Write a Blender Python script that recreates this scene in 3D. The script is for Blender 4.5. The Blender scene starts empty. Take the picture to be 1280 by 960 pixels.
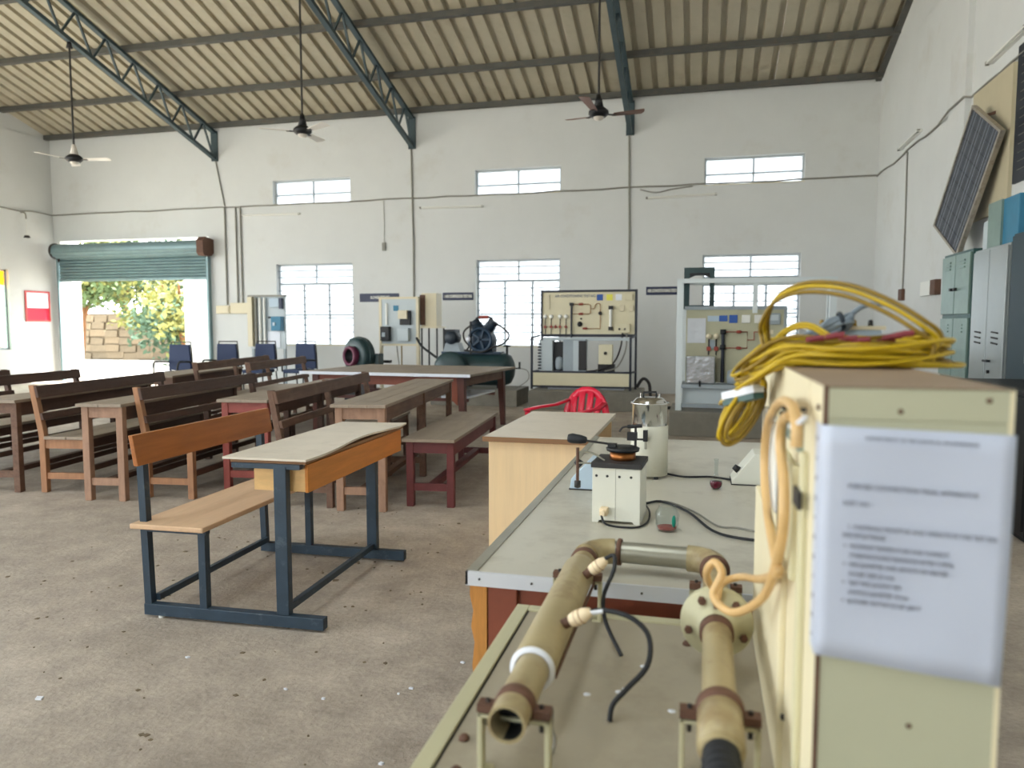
import bpy, math, random
from mathutils import Vector, Matrix
random.seed(7)
SC = bpy.context.scene
COL = SC.collection
PI = math.pi
R = math.radians

# ------------------------------------------------------------------ camera
cam_d = bpy.data.cameras.new('camera')
cam = bpy.data.objects.new('camera', cam_d)
COL.objects.link(cam)
SC.camera = cam
cam_d.sensor_width = 36.0
cam_d.lens = 36.0 * 930 / 1280
cam_d.clip_start = 0.05
cam_d.clip_end = 300
cam.location = (0, 0, 1.35)
cam.rotation_euler = (R(90 - 4.5), 0, R(14.2))
cam_d.dof.use_dof = True
cam_d.dof.focus_distance = 3.2
cam_d.dof.aperture_fstop = 3.3

# ------------------------------------------------------------------ sky, sun, exposure
SKY = 8.0
w = bpy.data.worlds.new('sky')
SC.world = w
w.use_nodes = True
bg = w.node_tree.nodes['Background']
bg.inputs[0].default_value = (0.90, 0.96, 1.0, 1)
bg.inputs[1].default_value = SKY
sun_d = bpy.data.lights.new('sun', 'SUN')
sun_d.energy = 26
sun_d.angle = R(1.5)
sun_d.color = (1.0, 0.95, 0.88)
sun = bpy.data.objects.new('sun', sun_d)
COL.objects.link(sun)
sun.rotation_euler = Vector((-0.30, -0.35, -1.0)).to_track_quat('-Z', 'Y').to_euler()
SC.view_settings.view_transform = 'Standard'
SC.view_settings.look = 'None'
SC.view_settings.gamma = 1.0
SC.view_settings.use_curve_mapping = False
SC.view_settings.exposure = 0.08
SC.cycles.max_bounces = 10
SC.cycles.diffuse_bounces = 7
SC.cycles.transparent_max_bounces = 12
SC.cycles.caustics_reflective = False
SC.cycles.caustics_refractive = False
SC.cycles.sample_clamp_indirect = 8.0

def portal(loc, rot, sx, sy):
    l = bpy.data.lights.new('window_portal', 'AREA')
    l.shape = 'RECTANGLE'; l.size = sx; l.size_y = sy
    l.cycles.is_portal = True
    o = bpy.data.objects.new('window_portal', l)
    COL.objects.link(o); o.location = loc; o.rotation_euler = rot
    return o

# ------------------------------------------------------------------ materials
def lin(c):
    out = []
    for v in c[:3]:
        v /= 255.0
        out.append(v / 12.92 if v <= 0.04045 else ((v + 0.055) / 1.055) ** 2.4)
    return (out[0], out[1], out[2], 1)

MATS = {}
def mat(name, col, rough=0.55, metal=0.0, var=0.0, vs=4.0, dirt=None, bump=0.0, bs=60.0, grain=None, spec=0.4, alpha=None, trans=0.0):
    """procedural material: base colour with noise variation, optional second colour (dirt), grain and fine relief"""
    if name in MATS: return MATS[name]
    m = bpy.data.materials.new(name); m.use_nodes = True
    nt = m.node_tree; N = nt.nodes; Lk = nt.links
    b = N['Principled BSDF']
    b.inputs['Roughness'].default_value = rough
    b.inputs['Metallic'].default_value = metal
    b.inputs['Specular IOR Level'].default_value = spec
    if trans: b.inputs['Transmission Weight'].default_value = trans
    tc = N.new('ShaderNodeTexCoord')
    src = tc.outputs['Object']
    if grain:
        mp = N.new('ShaderNodeMapping'); mp.inputs['Scale'].default_value = grain
        Lk.new(src, mp.inputs['Vector']); gsrc = mp.outputs['Vector']
    else: gsrc = src
    cur = None
    c0 = lin(col)
    if var or grain:
        n = N.new('ShaderNodeTexNoise'); n.inputs['Scale'].default_value = vs; n.inputs['Detail'].default_value = 6
        n.inputs['Roughness'].default_value = 0.65
        Lk.new(gsrc, n.inputs['Vector'])
        r = N.new('ShaderNodeValToRGB')
        v = var or 0.2
        r.color_ramp.elements[0].position = 0.3; r.color_ramp.elements[1].position = 0.7
        r.color_ramp.elements[0].color = tuple(x * (1 - v) for x in c0[:3]) + (1,)
        r.color_ramp.elements[1].color = tuple(min(1, x * (1 + v)) for x in c0[:3]) + (1,)
        Lk.new(n.outputs['Fac'], r.inputs['Fac']); cur = r.outputs['Color']
    if dirt:
        dc, ds, d0, d1, amt = dirt
        n2 = N.new('ShaderNodeTexNoise'); n2.inputs['Scale'].default_value = ds; n2.inputs['Detail'].default_value = 8
        n2.inputs['Roughness'].default_value = 0.7
        Lk.new(src, n2.inputs['Vector'])
        mr = N.new('ShaderNodeMapRange'); mr.inputs['From Min'].default_value = d0; mr.inputs['From Max'].default_value = d1
        mr.inputs['To Max'].default_value = amt
        Lk.new(n2.outputs['Fac'], mr.inputs['Value'])
        mx = N.new('ShaderNodeMix'); mx.data_type = 'RGBA'
        Lk.new(mr.outputs['Result'], mx.inputs['Factor'])
        if cur: Lk.new(cur, mx.inputs['A'])
        else: mx.inputs['A'].default_value = c0
        mx.inputs['B'].default_value = lin(dc)
        cur = mx.outputs['Result']
    if cur: Lk.new(cur, b.inputs['Base Color'])
    else: b.inputs['Base Color'].default_value = c0
    if bump:
        n3 = N.new('ShaderNodeTexNoise'); n3.inputs['Scale'].default_value = bs; n3.inputs['Detail'].default_value = 5
        Lk.new(gsrc, n3.inputs['Vector'])
        bp = N.new('ShaderNodeBump'); bp.inputs['Strength'].default_value = bump; bp.inputs['Distance'].default_value = 0.01
        Lk.new(n3.outputs['Fac'], bp.inputs['Height']); Lk.new(bp.outputs['Normal'], b.inputs['Normal'])
    if alpha is not None: b.inputs['Alpha'].default_value = alpha
    MATS[name] = m
    return m

def mat_pane(name, col, clear):
    m = bpy.data.materials.new(name); m.use_nodes = True
    nt = m.node_tree; N = nt.nodes; Lk = nt.links
    for n in list(N):
        if n.type == 'BSDF_PRINCIPLED': N.remove(n)
    out = [n for n in N if n.type == 'OUTPUT_MATERIAL'][0]
    tl = N.new('ShaderNodeBsdfTranslucent'); tl.inputs[0].default_value = lin(col)
    tr = N.new('ShaderNodeBsdfTransparent'); tr.inputs[0].default_value = lin(col)
    mx = N.new('ShaderNodeMixShader'); mx.inputs[0].default_value = clear
    Lk.new(tl.outputs[0], mx.inputs[1]); Lk.new(tr.outputs[0], mx.inputs[2])
    Lk.new(mx.outputs[0], out.inputs[0])
    MATS[name] = m
    return m

mat('wall_paint', (211, 213, 212), 0.85, var=0.03, vs=1.2, dirt=((176, 166, 146), 0.9, 0.56, 0.8, 0.35), bump=0.12, bs=25, spec=0.15)
mat('ceiling_sheet', (174, 166, 146), 0.5, var=0.08, vs=1.5, dirt=((128, 108, 84), 1.6, 0.52, 0.85, 0.6), spec=0.3)
mat('steel_paint', (62, 78, 84), 0.5, var=0.12, vs=6, dirt=((96, 92, 84), 8, 0.55, 0.8, 0.5))
mat('purlin_paint', (84, 84, 80), 0.6, var=0.1, vs=4, dirt=((112, 96, 80), 5, 0.5, 0.8, 0.6))
def floor_material():
    m = bpy.data.materials.new('dusty_concrete'); m.use_nodes = True
    nt = m.node_tree; N = nt.nodes; Lk = nt.links; b = N['Principled BSDF']
    b.inputs['Roughness'].default_value = 0.78; b.inputs['Specular IOR Level'].default_value = 0.25
    tc = N.new('ShaderNodeTexCoord')
    def noise(s, d, r=0.6):
        n = N.new('ShaderNodeTexNoise'); n.inputs['Scale'].default_value = s; n.inputs['Detail'].default_value = d; n.inputs['Roughness'].default_value = r
        Lk.new(tc.outputs['Object'], n.inputs['Vector']); return n
    n1 = noise(0.8, 8); n2 = noise(5, 9, 0.7); n3 = noise(42, 6, 0.7)
    r1 = N.new('ShaderNodeValToRGB')
    e = r1.color_ramp.elements
    e[0].position = 0.3; e[0].color = lin((158, 147, 135)); e[1].position = 0.7; e[1].color = lin((192, 181, 168))
    Lk.new(n1.outputs['Fac'], r1.inputs['Fac'])
    r2 = N.new('ShaderNodeValToRGB'); e = r2.color_ramp.elements
    e[0].position = 0.35; e[0].color = (0.78, 0.77, 0.76, 1); e[1].position = 0.65; e[1].color = (1.08, 1.07, 1.05, 1)
    Lk.new(n2.outputs['Fac'], r2.inputs['Fac'])
    r3 = N.new('ShaderNodeValToRGB'); e = r3.color_ramp.elements
    e[0].position = 0.3; e[0].color = (0.8, 0.8, 0.8, 1); e[1].position = 0.62; e[1].color = (1.05, 1.05, 1.05, 1)
    Lk.new(n3.outputs['Fac'], r3.inputs['Fac'])
    m1 = N.new('ShaderNodeMix'); m1.data_type = 'RGBA'; m1.blend_type = 'MULTIPLY'; m1.inputs['Factor'].default_value = 1
    Lk.new(r1.outputs['Color'], m1.inputs['A']); Lk.new(r2.outputs['Color'], m1.inputs['B'])
    m2 = N.new('ShaderNodeMix'); m2.data_type = 'RGBA'; m2.blend_type = 'MULTIPLY'; m2.inputs['Factor'].default_value = 1
    Lk.new(m1.outputs['Result'], m2.inputs['A']); Lk.new(r3.outputs['Color'], m2.inputs['B'])
    Lk.new(m2.outputs['Result'], b.inputs['Base Color'])
    ad = N.new('ShaderNodeMath'); ad.operation = 'ADD'
    Lk.new(n2.outputs['Fac'], ad.inputs[0]); Lk.new(n3.outputs['Fac'], ad.inputs[1])
    bp = N.new('ShaderNodeBump'); bp.inputs['Strength'].default_value = 0.5; bp.inputs['Distance'].default_value = 0.012
    Lk.new(ad.outputs[0], bp.inputs['Height']); Lk.new(bp.outputs['Normal'], b.inputs['Normal'])
    MATS['floor'] = m
floor_material()
def thin_glass():
    m = bpy.data.materials.new('glass'); m.use_nodes = True
    nt = m.node_tree; N = nt.nodes
    for n in list(N):
        if n.type == 'BSDF_PRINCIPLED': N.remove(n)
    out = [n for n in N if n.type == 'OUTPUT_MATERIAL'][0]
    tr = N.new('ShaderNodeBsdfTransparent'); tr.inputs[0].default_value = (0.93, 0.95, 0.95, 1)
    gl = N.new('ShaderNodeBsdfGlossy'); gl.inputs['Roughness'].default_value = 0.08
    lw = N.new('ShaderNodeLayerWeight'); lw.inputs['Blend'].default_value = 0.2
    mx = N.new('ShaderNodeMixShader')
    mu = N.new('ShaderNodeMath'); mu.operation = 'MULTIPLY'; mu.inputs[1].default_value = 0.35
    nt.links.new(lw.outputs['Facing'], mu.inputs[0]); nt.links.new(mu.outputs[0], mx.inputs[0]); nt.links.new(tr.outputs[0], mx.inputs[1]); nt.links.new(gl.outputs[0], mx.inputs[2])
    nt.links.new(mx.outputs[0], out.inputs[0]); MATS['glass'] = m
thin_glass()
mat_pane('frosted_glass', (190, 194, 198), 0.35)
mat_pane('added_skylight', (236, 240, 240), 0.85)
mat_pane('yellow_glass', (250, 205, 90), 0.3)
mat_pane('clear_glass', (225, 240, 225), 0.75)
mat('window_frame', (184, 190, 194), 0.5)
mat('window_bar', (160, 168, 174), 0.5)
mat('yellowed_frame', (214, 206, 178), 0.6)
mat('shutter', (122, 146, 150), 0.45, metal=0.25, var=0.08, vs=3, dirt=((104, 118, 120), 4, 0.5, 0.8, 0.5))
mat('dark_steel', (46, 44, 44), 0.6, var=0.15, vs=10)
mat('black', (22, 23, 26), 0.5)
mat('rubber', (30, 32, 36), 0.6)
mat('white_plastic', (226, 226, 220), 0.45)
mat('cream_plastic', (214, 204, 176), 0.5)
mat('cable_grey', (138, 136, 128), 0.6)
mat('fan_white', (212, 206, 196), 0.4)
mat('fan_brown', (116, 78, 60), 0.45)
mat('red_print', (206, 32, 62), 0.6)
mat('red_frame', (196, 70, 70), 0.5)
mat('paper', (222, 226, 234), 0.5, var=0.02, vs=6)
mat('sleeve', (196, 203, 220), 0.3, var=0.02, vs=6)
mat('dark_red_wood', (94, 56, 48), 0.5, var=0.15, vs=6)
mat('navy_sign', (24, 34, 66), 0.4)
mat('blue_label', (46, 86, 160), 0.5)
mat('yellow_label', (226, 220, 90), 0.5)
mat('ink', (104, 108, 124), 0.8)
WG = (9, 0.7, 9)
mat('old_wood', (104, 76, 60), 0.6, var=0.3, vs=3, grain=WG, dirt=((132, 108, 90), 6, 0.5, 0.75, 0.5), bump=0.2, bs=14)
mat('old_wood_dark', (80, 56, 44), 0.55, var=0.3, vs=3, grain=WG, dirt=((112, 86, 70), 7, 0.55, 0.8, 0.5), bump=0.2, bs=14)
mat('worn_wood', (160, 116, 84), 0.6, var=0.22, vs=3, grain=(6, 6, 0.8), dirt=((118, 82, 66), 8, 0.55, 0.8, 0.6), bump=0.2, bs=14)
mat('worn_wood_pale', (160, 126, 104), 0.65, var=0.2, vs=3, grain=(6, 6, 0.8), dirt=((104, 78, 66), 8, 0.5, 0.8, 0.6), bump=0.2, bs=14)
mat('dusty_top', (150, 136, 120), 0.6, var=0.12, vs=3, grain=(6, 0.7, 6), dirt=((108, 94, 82), 4, 0.5, 0.8, 0.5))
mat('red_paint', (144, 72, 64), 0.55, var=0.15, vs=8, dirt=((178, 118, 100), 12, 0.6, 0.75, 0.7))
mat('maroon_paint', (104, 50, 50), 0.5, var=0.15, vs=8, dirt=((148, 100, 90), 14, 0.62, 0.76, 0.7))
mat('brown_paint', (132, 70, 50), 0.5, var=0.12, vs=6, dirt=((90, 50, 40), 6, 0.55, 0.8, 0.5))
mat('orange_wood', (196, 122, 48), 0.4, var=0.16, vs=2.2, grain=(5, 1, 12), dirt=((150, 84, 34), 5, 0.58, 0.8, 0.5))
mat('back_wood', (160, 96, 42), 0.4, var=0.2, vs=2.2, grain=(5, 1, 12), dirt=((120, 66, 30), 5, 0.56, 0.8, 0.5))
mat('pale_ply', (222, 180, 120), 0.5, var=0.1, vs=3, grain=(3, 3, 10))
mat('seat_ply', (204, 170, 136), 0.55, var=0.08, vs=3, grain=(8, 1, 8), dirt=((164, 132, 106), 5, 0.55, 0.8, 0.5))
mat('laminate_top', (210, 200, 184), 0.5, var=0.06, vs=5, dirt=((150, 134, 112), 6, 0.55, 0.8, 0.4))
mat('laminate_side', (244, 214, 168), 0.5, var=0.06, vs=2, grain=(14, 14, 0.8))
mat('ply_edge', (140, 104, 72), 0.7)
mat('blue_steel', (44, 60, 74), 0.45, var=0.15, vs=8, dirt=((92, 104, 112), 14, 0.58, 0.76, 0.7))
mat('navy_seat', (38, 52, 84), 0.65)
mat('red_plastic', (212, 34, 62), 0.3)
mat('sheet_metal_top', (190, 186, 172), 0.34, metal=0.0, var=0.07, vs=2.5, dirt=((122, 110, 94), 3.5, 0.5, 0.75, 0.6))
mat('alu_strip', (206, 210, 218), 0.35, metal=0.25)
mat('splinter_wood', (186, 128, 62), 0.6, var=0.3, vs=4, grain=(10, 10, 1))
mat('rig_top', (166, 158, 140), 0.5, var=0.06, vs=4, dirt=((118, 106, 88), 5, 0.52, 0.8, 0.5))
mat('rig_paint', (188, 184, 152), 0.45, var=0.06, vs=4, dirt=((160, 140, 102), 8, 0.58, 0.8, 0.5))
mat('pipe_paint', (166, 152, 116), 0.4, var=0.08, vs=6, dirt=((112, 82, 54), 9, 0.5, 0.72, 0.75))  # rusty patches, deepened to stand in for the pipe's shaded side
mat('rust', (98, 70, 56), 0.7, var=0.2, vs=20)
mat('galv', (158, 156, 142), 0.35, metal=0.5, var=0.1, vs=6)
mat('chrome', (200, 200, 198), 0.15, metal=1.0)
mat('tester_white', (214, 214, 202), 0.5, var=0.03, vs=6, dirt=((180, 172, 150), 6, 0.6, 0.85, 0.4))
mat('tester_blue', (176, 194, 208), 0.5)
mat('copper', (146, 92, 50), 0.35, metal=0.9)
mat('boiler_paint', (206, 204, 188), 0.45, var=0.05, vs=5, dirt=((170, 150, 112), 9, 0.6, 0.85, 0.5))
mat('wine', (88, 6, 34), 0.2)
mat('green_mark', (16, 140, 120), 0.5)
mat('panel_beige', (206, 200, 166), 0.5, var=0.04, vs=2, dirt=((170, 150, 100), 3, 0.58, 0.85, 0.4))
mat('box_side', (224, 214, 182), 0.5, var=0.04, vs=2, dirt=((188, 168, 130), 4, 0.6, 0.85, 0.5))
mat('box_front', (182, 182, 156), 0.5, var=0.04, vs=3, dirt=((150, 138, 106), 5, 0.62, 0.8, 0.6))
mat('box_top', (150, 130, 110), 0.55, var=0.1, vs=4)
mat('yellow_cable', (186, 156, 22), 0.4, var=0.08, vs=12)
mat('olive_cable', (132, 106, 28), 0.45, var=0.1, vs=12)
mat('maroon_cable', (120, 40, 48), 0.5)
mat('grey_cable', (120, 132, 142), 0.5)
mat('amber_hose', (208, 172, 118), 0.4, var=0.08, vs=20)
mat('tape', (232, 212, 178), 0.6)
mat('rig_black', (34, 38, 50), 0.5)
mat('rig_cream', (214, 206, 176), 0.5, var=0.05, vs=2, dirt=((190, 160, 110), 2.5, 0.6, 0.85, 0.4))
mat('rig_grey', (150, 160, 166), 0.5, var=0.08, vs=6)
mat('rig_frame_white', (206, 214, 216), 0.4)
mat('board_grey', (184, 194, 198), 0.5)
mat('board_olive', (176, 174, 148), 0.5, var=0.04, vs=3)
mat('foil', (176, 178, 180), 0.25, metal=0.8, bump=0.6, bs=14)
mat('plastic_sheet', (206, 210, 216), 0.2, bump=0.8, bs=16)
mat('line_red', (150, 66, 54), 0.5)
mat('line_brown', (160, 124, 84), 0.5)
mat('compressor_green', (40, 62, 64), 0.4, var=0.15, vs=6, dirt=((78, 92, 86), 8, 0.6, 0.8, 0.5))
mat('compressor_blue', (34, 56, 76), 0.45, var=0.15, vs=8)
mat('motor_dark', (36, 46, 56), 0.5)
mat('magenta_ring', (94, 36, 62), 0.5)
mat('concrete', (128, 124, 114), 0.85, var=0.12, vs=4, dirt=((100, 92, 82), 3, 0.5, 0.8, 0.6), bump=0.3, bs=30)
mat('locker_green', (122, 144, 136), 0.4, metal=0.2, var=0.08, vs=5, dirt=((108, 128, 120), 7, 0.5, 0.8, 0.6))
mat('locker_dark', (54, 86, 84), 0.45, var=0.1, vs=6)
mat('almirah_grey', (148, 154, 153), 0.3, metal=0.45, var=0.06, vs=3, dirt=((140, 132, 110), 3, 0.58, 0.85, 0.4))
mat('teal_box', (52, 118, 148), 0.5, var=0.1, vs=6)
mat('teal_dark', (38, 56, 64), 0.5)
mat('pv_frame', (166, 158, 146), 0.4, metal=0.5, dirt=((90, 80, 70), 20, 0.5, 0.7, 0.7))
mat('pv_cell', (44, 52, 68), 0.16, spec=1.0)
mat('pv_line', (150, 156, 164), 0.4)
mat('beige_board', (188, 178, 150), 0.7, var=0.05, vs=3)
mat('dark_board', (30, 34, 44), 0.5, var=0.1, vs=8)
mat('brick_ground', (184, 180, 170), 0.9, var=0.12, vs=2)
mat('stone', (112, 98, 78), 0.9, var=0.2, vs=4, dirt=((84, 72, 56), 6, 0.5, 0.8, 0.6))
mat('stone_dark', (102, 90, 72), 0.9, var=0.2, vs=5)
mat('bark', (120, 82, 52), 0.9, var=0.25, vs=6)
def leaf(name, col):
    m = mat(name, col, 0.6, var=0.3, vs=2)
    b = m.node_tree.nodes['Principled BSDF']
    b.inputs['Subsurface Weight'].default_value = 0.0
    return m
leaf('leaf_green', (74, 92, 52)); leaf('leaf_yellow', (124, 124, 66)); leaf('leaf_teal', (76, 100, 78))

# ------------------------------------------------------------------ mesh helpers
class M:
    def __init__(s): s.v = []; s.f = []; s.sm = []
    def add(s, verts, faces, smooth=False):
        o = len(s.v); s.v += [Vector(p) for p in verts]
        for f in faces: s.f.append([i + o for i in f]); s.sm.append(smooth)
        return s
    def box(s, x0, x1, y0, y1, z0, z1):
        return s.add([(x0,y0,z0),(x1,y0,z0),(x1,y1,z0),(x0,y1,z0),(x0,y0,z1),(x1,y0,z1),(x1,y1,z1),(x0,y1,z1)],
                     [(0,3,2,1),(4,5,6,7),(0,1,5,4),(1,2,6,5),(2,3,7,6),(3,0,4,7)])
    def cbox(s, c, sz):
        return s.box(c[0]-sz[0]/2, c[0]+sz[0]/2, c[1]-sz[1]/2, c[1]+sz[1]/2, c[2]-sz[2]/2, c[2]+sz[2]/2)
    def beam(s, p, q, w, h, up=(0, 0, 1), taper=1.0):
        p = Vector(p); q = Vector(q); d = (q - p).normalized(); up = Vector(up)
        if abs(d.dot(up)) > 0.98: up = Vector((0, 1, 0))
        a = d.cross(up).normalized(); b = a.cross(d).normalized()
        vs = []
        for c, k in ((p, 1.0), (q, taper)):
            for sx, sy in ((-1,-1),(1,-1),(1,1),(-1,1)):
                vs.append(c + a*(sx*w*k/2) + b*(sy*h*k/2))
        return s.add(vs, [(3,2,1,0),(4,5,6,7),(0,1,5,4),(1,2,6,5),(2,3,7,6),(3,0,4,7)])
    def cyl(s, p, q, r, r2=None, n=16, cap=True, smooth=True):
        p = Vector(p); q = Vector(q); r2 = r if r2 is None else r2
        d = (q - p).normalized(); up = Vector((0,0,1)) if abs(d.z) < 0.95 else Vector((1,0,0))
        a = d.cross(up).normalized(); b = d.cross(a)
        v1 = [p + (a*math.cos(2*PI*i/n) + b*math.sin(2*PI*i/n))*r for i in range(n)]
        v2 = [q + (a*math.cos(2*PI*i/n) + b*math.sin(2*PI*i/n))*r2 for i in range(n)]
        s.add(v1 + v2, [(i, (i+1) % n, n+(i+1) % n, n+i) for i in range(n)], smooth)
        if cap:
            s.add(v1, [tuple(range(n))[::-1]]); s.add(v2, [tuple(range(n))])
        return s
    def tube(s, pts, r, n=8, closed=False, sub=0, cap=True):
        P = [Vector(p) for p in pts]
        if sub: P = smooth_path(P, sub, closed)
        m = len(P); rs = r if isinstance(r, (list, tuple)) else [r]*m
        if len(rs) != m: rs = [rs[min(len(rs)-1, int(i*len(rs)/m))] for i in range(m)]
        T = []
        for i in range(m):
            a = P[i-1] if (i or closed) else P[i]; b = P[(i+1) % m] if (i < m-1 or closed) else P[i]
            T.append((b-a).normalized())
        t = T[0]; u = Vector((0,0,1)) if abs(t.z) < 0.9 else Vector((1,0,0))
        nrm = (u - t*u.dot(t)).normalized(); vs = []
        for i in range(m):
            t = T[i]; nrm = nrm - t*nrm.dot(t)
            nrm = nrm.normalized() if nrm.length > 1e-6 else t.orthogonal().normalized()
            bn = t.cross(nrm)
            for k in range(n):
                an = 2*PI*k/n; vs.append(P[i] + (nrm*math.cos(an) + bn*math.sin(an))*rs[i])
        fs = []
        for i in range(m if closed else m-1):
            j = (i+1) % m
            for k in range(n): fs.append((i*n+k, i*n+(k+1) % n, j*n+(k+1) % n, j*n+k))
        s.add(vs, fs, True)
        if cap and not closed:
            s.add(vs[:n], [tuple(range(n))[::-1]]); s.add(vs[-n:], [tuple(range(n))])
        return s
    def lathe(s, prof, o=(0,0,0), d=(0,0,1), n=24):
        o = Vector(o); d = Vector(d).normalized(); up = Vector((0,0,1)) if abs(d.z) < 0.95 else Vector((1,0,0))
        a = d.cross(up).normalized(); b = d.cross(a); m = len(prof); vs = []
        for r, z in prof:
            for i in range(n):
                an = 2*PI*i/n; vs.append(o + d*z + (a*math.cos(an) + b*math.sin(an))*max(r, 1e-5))
        return s.add(vs, [(i*n+k, i*n+(k+1) % n, (i+1)*n+(k+1) % n, (i+1)*n+k) for i in range(m-1) for k in range(n)], True)
    def prism(s, poly, a, b, axis='y'):
        """extrude a 2-D outline between a and b along an axis"""
        def P(u, v, t): return {'x': (t, u, v), 'y': (u, t, v), 'z': (u, v, t)}[axis]
        n = len(poly)
        vs = [P(u, v, a) for u, v in poly] + [P(u, v, b) for u, v in poly]
        return s.add(vs, [tuple(range(n))[::-1], tuple(range(n, 2*n))] + [(i, (i+1) % n, n+(i+1) % n, n+i) for i in range(n)])
    def tf(s, mt):
        s.v = [mt @ p for p in s.v]; return s

def smooth_path(P, sub, closed=False):
    out = []; m = len(P)
    for i in range(m if closed else m-1):
        p0 = P[i-1] if (i or closed) else P[0]; p1 = P[i]; p2 = P[(i+1) % m]
        p3 = P[(i+2) % m] if (closed or i+2 < m) else P[-1]
        for k in range(sub):
            t = k/sub
            out.append(0.5*((2*p1) + (p2-p0)*t + (2*p0-5*p1+4*p2-p3)*t*t + (3*p1-p0-3*p2+p3)*t**3))
    if not closed: out.append(P[-1])
    return out

ORI = {}
def mk(name, m, material, bevel=0.0):
    me = bpy.data.meshes.new(name)
    me.from_pydata([tuple(p) for p in m.v], [], m.f)
    me.polygons.foreach_set('use_smooth', m.sm)
    me.validate(); me.update()
    import bmesh
    bm = bmesh.new(); bm.from_mesh(me); bmesh.ops.recalc_face_normals(bm, faces=bm.faces); bm.to_mesh(me); bm.free()
    me.materials.append(MATS[material])
    o = bpy.data.objects.new(name, me); COL.objects.link(o)
    if bevel:
        b = o.modifiers.new('edge', 'BEVEL'); b.width = bevel; b.segments = 2; b.limit_method = 'ANGLE'; b.angle_limit = R(50)
    return o
def tag(o, label, cat, group=None):
    o['label'] = label; o['category'] = cat
    if group: o['group'] = group
    return o
def thing(name, label, cat, loc=(0,0,0), rz=0.0, group=None):
    o = bpy.data.objects.new(name, None); COL.objects.link(o)
    o.empty_display_size = 0.1
    o.location = loc; o.rotation_euler = (0, 0, rz)
    ORI[o.name] = Matrix.Translation(Vector(loc)) @ Matrix.Rotation(rz, 4, 'Z')
    return tag(o, label, cat, group)
def part(name, m, material, parent, local=True, bevel=0.0, label=None):
    """a part; local coordinates of its thing, or world ones with local=False"""
    if not local: m.tf(ORI[parent.name].inverted())
    o = mk(name, m, material, bevel); o.parent = parent
    ORI[o.name] = ORI.get(parent.name, Matrix())
    if label: o['label'] = label
    return o
def solo(name, m, material, label, cat, group=None, bevel=0.0):
    lo = Vector((min(p.x for p in m.v), min(p.y for p in m.v), min(p.z for p in m.v)))
    hi = Vector((max(p.x for p in m.v), max(p.y for p in m.v), max(p.z for p in m.v)))
    c = Vector(((lo.x+hi.x)/2, (lo.y+hi.y)/2, lo.z))
    m.v = [p - c for p in m.v]
    o = mk(name, m, material, bevel); o.location = c
    ORI[o.name] = Matrix.Translation(c)
    return tag(o, label, cat, group)
def struct(name, m, material, parent=None, bevel=0.0):
    o = mk(name, m, material, bevel)
    if parent: o.parent = parent
    else: o['kind'] = 'structure'
    ORI[o.name] = Matrix()
    return o
def inst(src, parent, loc=(0,0,0), rot=(0,0,0), name=None):
    c = src.copy(); COL.objects.link(c); c.parent = parent; c.location = loc; c.rotation_euler = rot
    if name: c.name = name
    return c
def dup(root, loc, rz, label=None):
    r = root.copy(); COL.objects.link(r); r.location = loc; r.rotation_euler = (0, 0, rz)
    if label: r['label'] = label
    for ch in list(root.children):
        c = ch.copy(); COL.objects.link(c); c.parent = r
        for g in list(ch.children):
            d = g.copy(); COL.objects.link(d); d.parent = c
    return r
def text(s, size, material, parent, loc, rot=(PI/2, 0, 0), name='lettering', sx=1.0, align='CENTER', bold=0.0):
    """flat lettering as a mesh, local to parent"""
    cu = bpy.data.curves.new('t', 'FONT'); cu.body = s; cu.size = size; cu.align_x = align; cu.align_y = 'CENTER'
    cu.extrude = 0.0004; cu.offset = bold; cu.resolution_u = 2
    t = bpy.data.objects.new('t', cu); COL.objects.link(t)
    dg = bpy.context.evaluated_depsgraph_get(); dg.update()
    me = bpy.data.meshes.new_from_object(t.evaluated_get(dg))
    bpy.data.objects.remove(t); bpy.data.curves.remove(cu)
    me.transform(Matrix.Scale(sx, 4, (1, 0, 0)))
    me.materials.clear(); me.materials.append(MATS[material])
    o = bpy.data.objects.new(name, me); COL.objects.link(o); o.parent = parent
    o.location = loc; o.rotation_euler = rot
    return o

# ================================================================== the hall
YB, YF, XL, XR, EAVE, SL, RIDGE = 15.0, -4.0, -15.27, 3.07, 5.82, 0.30, 5.5
def roof_z(y): return EAVE + SL*(YB - y) if y >= RIDGE else EAVE + SL*(YB - RIDGE) - SL*(RIDGE - y)

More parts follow.
